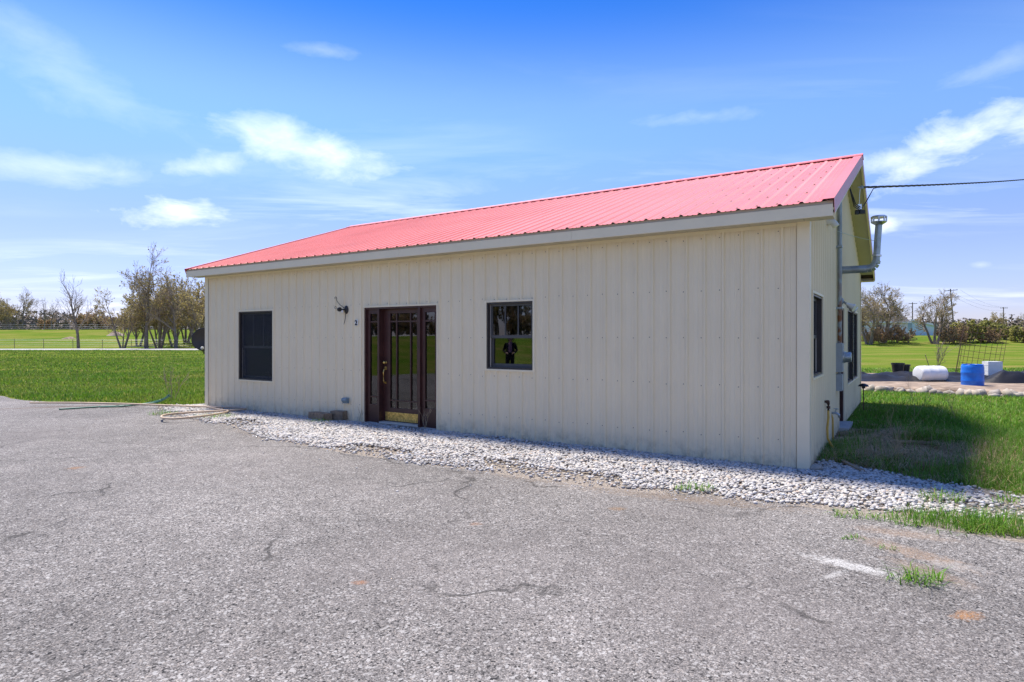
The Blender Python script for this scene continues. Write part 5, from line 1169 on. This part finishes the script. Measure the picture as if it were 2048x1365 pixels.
def far_shed():
    x, y = at(1832, 120); o = empty('far_shed', (x, y, float(ground_z(x, y))), R(6)); tag(o, 'far pale blue shed with a sloping white roof', 'shed'); w = MB(); w.hexa([(-2.4, -2, -.4), (2.2, -2, -.4), (2.2, 2, -.4), (-2.4, 2, -.4), (-2.4, -2, 2.75), (2.2, -2, 1.9), (2.2, 2, 1.9), (-2.4, 2, 2.75)]); w.build('wall', M['shedwall'], o)
    r = MB(); r.hexa([(-3.0, -2.4, 2.76), (2.7, -2.4, 1.71), (2.7, 2.4, 1.71), (-3.0, 2.4, 2.76), (-3.0, -2.4, 3.12), (2.7, -2.4, 2.07), (2.7, 2.4, 2.07), (-3.0, 2.4, 3.12)]); r.build('roof', M['white'], o)
    MB().box(.6, 1.4, -2.04, -2.005, -.3, 1.5).build('door', M['housewall'], o)
far_shed()
def utility_pole(px, D, h, lean, arms, label, loc=None):
    x, y = loc or at(px, D); o = empty('utility_pole', (x, y, float(ground_z(x, y))-.1)); o.rotation_euler = (0, lean, 0); tag(o, label, 'utility pole', 'utility poles along the far road')
    p = MB(); p.tube([(0, 0, 0), (0, 0, h)], [.19, .13], 10); p.build('pole', M['pole'], o, auto=True)
    for z, w in arms:
        MB().box(-w/2, w/2, -.22, -.13, z-.07, z+.07).build('crossarm', M['pole'], o)
        for q in (-.46, -.2, .2, .46): i = MB(); i.lathe([(.03, 0), (.06, .05), (.05, .12), (.02, .16)], 8, (q*w, -.175, z+.07)); i.build('insulator', M['meter'], o)
    return o
utility_pole(1909, 150, 11.6, R(-5), ((11.2, 3.2), (9.5, 3.2)), 'tall leaning utility pole with two crossarms right of the vase shaped tree')
utility_pole(1825, 190, 10.6, 0, ((10.2, 2.6),), 'far utility pole above the pale blue shed')
utility_pole(2007, 210, 10.2, 0, ((9.9, 2.6),), 'far utility pole with one crossarm near the right picture edge'); utility_pole(2023, 250, 9.5, 0, ((9.2, 2.4),), 'smallest farthest utility pole near the right picture edge')
utility_pole(0, 0, 9.75, 0, ((9.2, 2.4),), 'utility pole outside the right edge that carries the service cable', (27.5, 30.0))
def far_lines():
    for k, (dx, z0, z1) in enumerate(((-1.4, 11.2, 10.1), (1.4, 11.2, 10.1), (0, 9.5, 9.0))):
        x0, y0 = at(1909, 150); x1, y1 = at(2007, 210); a, b = float(ground_z(x0, y0)), float(ground_z(x1, y1)); m = MB(); pts = []
        for i in range(21): t = i/20; pts.append((x0+dx+(x1-x0)*t, y0+(y1-y0)*t, a+z0+(b+z1-a-z0)*t-1.2*4*t*(1-t)))
        m.tube(pts, .018, 3); tag(m.build('power_line', M['wire']), 'thin far power line strung between the utility poles', 'power line', 'far power lines')
far_lines()
def fence(name, y, xs, h, wires, label):
    o = empty(name, (xs[0], y, 0)); tag(o, label, 'fence'); rnd = random.Random(int(y))
    for x in xs: z = float(ground_z(x, y)); p = MB(); l = rnd.uniform(-.05, .05); p.tube([(x-xs[0], 0, z-.1), (x-xs[0]+l, 0, z+h*rnd.uniform(.92, 1.08))], .035, 6); p.build('post', M['deadstalk'], o)
    for q in wires:
        w = MB(); w.tube([(x-xs[0], -.06, float(ground_z(x, y))+h*q) for x in xs], .011, 3); w.build('wire', M['galv'], o)
fence('wire_fence', 84, [-104+4*k for k in range(20)], 1.25, (.25, .45, .65, .85, .98), 'low wire fence with thin posts just beyond the road')
fence('rail_fence', 143, [-170+5*k for k in range(28)], 1.3, (.3, .6, .95), 'far wire fence along the crest of the field')
x, y = at(137, 112); m = MB(); 
def mound(px, D, rx, h, label, mt):
    x, y = at(px, D); V, F = [], []; na, nr = 30, 8
    for r in range(nr):
        for a in range(na): q = r/(nr-1); t = 2*math.pi*a/na; xx, yy = rx*q*math.cos(t), rx*.6*q*math.sin(t); V.append((xx, yy, -.1+h*(1-q**1.5)*(.5+.9*float(fbm(xx*1.5+px, yy*1.5, 4)))))
    for r in range(nr-1):
        for a in range(na): F.append((r*na+a, r*na+(a+1) % na, (r+1)*na+(a+1) % na, (r+1)*na+a))
    me = bpy.data.meshes.new('dirt_mound'); me.from_pydata(V, [], F); me.materials.append(mt); me.polygons.foreach_set('use_smooth', [True]*len(F)); o = link('dirt_mound', me); o.location = (x, y, float(ground_z(x, y))); tag(o, label, 'mound')
mound(138, 110, 1.4, .5, 'small brown dirt mound in the green field left of the lone tree', M['soil']); mound(232, 118, 1.9, 1.0, 'dark brush pile in the field behind the grove', M['twig'])

# ------------------------------------------------------------------ the person mirrored in the small window, standing on the lot left of the picture
def person():
    o = empty('person', (-12.4, 4.0, .004), math.atan2(.403, .916)+R(90)); tag(o, 'person in a dark jacket and pink shirt mirrored in the small window', 'person')
    V = []; E = []; Rr = []
    def v(x, y, z, r, par=None):
        V.append((x, y, z)); Rr.append(r if isinstance(r, tuple) else (r, r)); i = len(V)-1
        if par is not None: E.append((par, i))
        return i
    pel = v(0, 0, .86, (.155, .115)); sp = v(0, 0, 1.03, (.145, .105), pel); ch = v(0, -.005, 1.20, (.165, .115), sp); nb = v(0, .005, 1.335, (.075, .065), ch); nk = v(0, 0, 1.39, .052, nb); h1 = v(0, -.012, 1.455, (.073, .085), nk); h2 = v(0, -.008, 1.53, (.076, .092), h1); v(0, 0, 1.59, (.05, .06), h2)
    v(0, -.108, 1.475, .013, h1)
    for s in (-1, 1):
        sh = v(s*.165, .005, 1.285, .062, ch); el = v(s*.25, .04, 1.04, .050, sh); wr = v(s*.15, -.17, .955, .033, el); pa = v(s*.115, -.235, .95, (.036, .022), wr)
        for k, l in enumerate((.050, .060, .056, .044)): a = v(s*.10+(k-1.5)*.017, -.235-l*.75, .945, .0085, pa); v(s*.085+(k-1.5)*.016, -.225-l*1.1, .918, .0075, a)
        t = v(s*.07, -.225, .965, .0095, pa); v(s*.055, -.255, .968, .008, t)
        hp = v(s*.088, 0, .78, (.092, .10), pel); kn = v(s*.10, -.012, .44, .062, hp); an = v(s*.105, .015, .085, .045, kn); v(s*.115, -.13, .038, (.042, .032), an)
    me = bpy.data.meshes.new('body'); me.from_pydata(V, E, []); b = bpy.data.objects.new('body', me); COL.objects.link(b); b.parent = o
    md = b.modifiers.new('skin', 'SKIN'); md.use_smooth_shade = True
    if not me.skin_vertices: 
        bpy.context.view_layer.objects.active = b
        me.attributes.new if False else None
    sk = me.skin_vertices[0].data
    for i, r in enumerate(Rr): sk[i].radius = r; sk[i].use_root = (i == 0)
    sd = b.modifiers.new('smooth', 'SUBSURF'); sd.levels = sd.render_levels = 2
    m = bpy.data.materials.new('clothed_figure'); m.use_nodes = True; nt = m.node_tree; N = nt.nodes.new; L = nt.links.new; bs = nt.nodes['Principled BSDF']; bs.inputs['Roughness'].default_value = .85
    tc = N('ShaderNodeTexCoord'); spx = N('ShaderNodeSeparateXYZ'); L(tc.outputs['Object'], spx.inputs[0])
    def mt(op, a, c):
        n = N('ShaderNodeMath'); n.operation = op
        for i, q in enumerate((a, c)):
            if isinstance(q, (int, float)): n.inputs[i].default_value = q
            else: L(q, n.inputs[i])
        return n.outputs[0]
    def mx(f, a, c):
        n = N('ShaderNodeMix'); n.data_type = 'RGBA'; L(f, n.inputs['Factor'])
        for k, q in (('A', a), ('B', c)):
            if isinstance(q, tuple): n.inputs[k].default_value = (*q, 1)
            else: L(q, n.inputs[k])
        return n.outputs['Result']
    X, Y, Z = spx.outputs
    c = mx(mt('GREATER_THAN', Z, .84), (.02, .022, .03), (.016, .016, .018))
    shirt = mt('MULTIPLY', mt('MULTIPLY', mt('LESS_THAN', mt('ABSOLUTE', X, 0), .065), mt('LESS_THAN', Y, -.04)), mt('MULTIPLY', mt('GREATER_THAN', Z, .98), mt('LESS_THAN', Z, 1.36)))
    c = mx(shirt, c, (.55, .32, .42)); c = mx(mt('GREATER_THAN', Z, 1.365), c, (.52, .34, .26))
    c = mx(mt('MULTIPLY', mt('LESS_THAN', Y, -.185), mt('GREATER_THAN', Z, .85)), c, (.52, .34, .26)); head = mt('MULTIPLY', mt('LESS_THAN', Y, -.08), mt('GREATER_THAN', Z, 1.37)); c = mx(head, c, (.52, .34, .26))
    c = mx(mt('LESS_THAN', Z, .075), c, (.03, .025, .02)); L(c, bs.inputs['Base Color']); me.materials.append(m)
    h = MB(); h.lathe([(.055, 1.38), (.088, 1.43), (.097, 1.50), (.090, 1.565), (.06, 1.605), (.01, 1.622)], 18, (0, .022, 0), 'Z', (.98, 1.02)); h.build('hair', mat('dark_hair', (.03, .02, .014), .6, .3, 40), o, True)
    for s in (-1, 1):
        e = MB(); e.lathe([(.002, -.009), (.008, -.005), (.0095, 0), (.008, .005), (.002, .009)], 8, (s*.030, -.093, 1.497)); e.build('eye', M['ink'], o, True)
    q = MB(); q.tube([(-.024, -.092, 1.437), (0, -.099, 1.435), (.024, -.092, 1.437)], .005, 6); q.build('mouth', mat('lips', (.35, .14, .12), .6, .1, 9), o, True)
person()
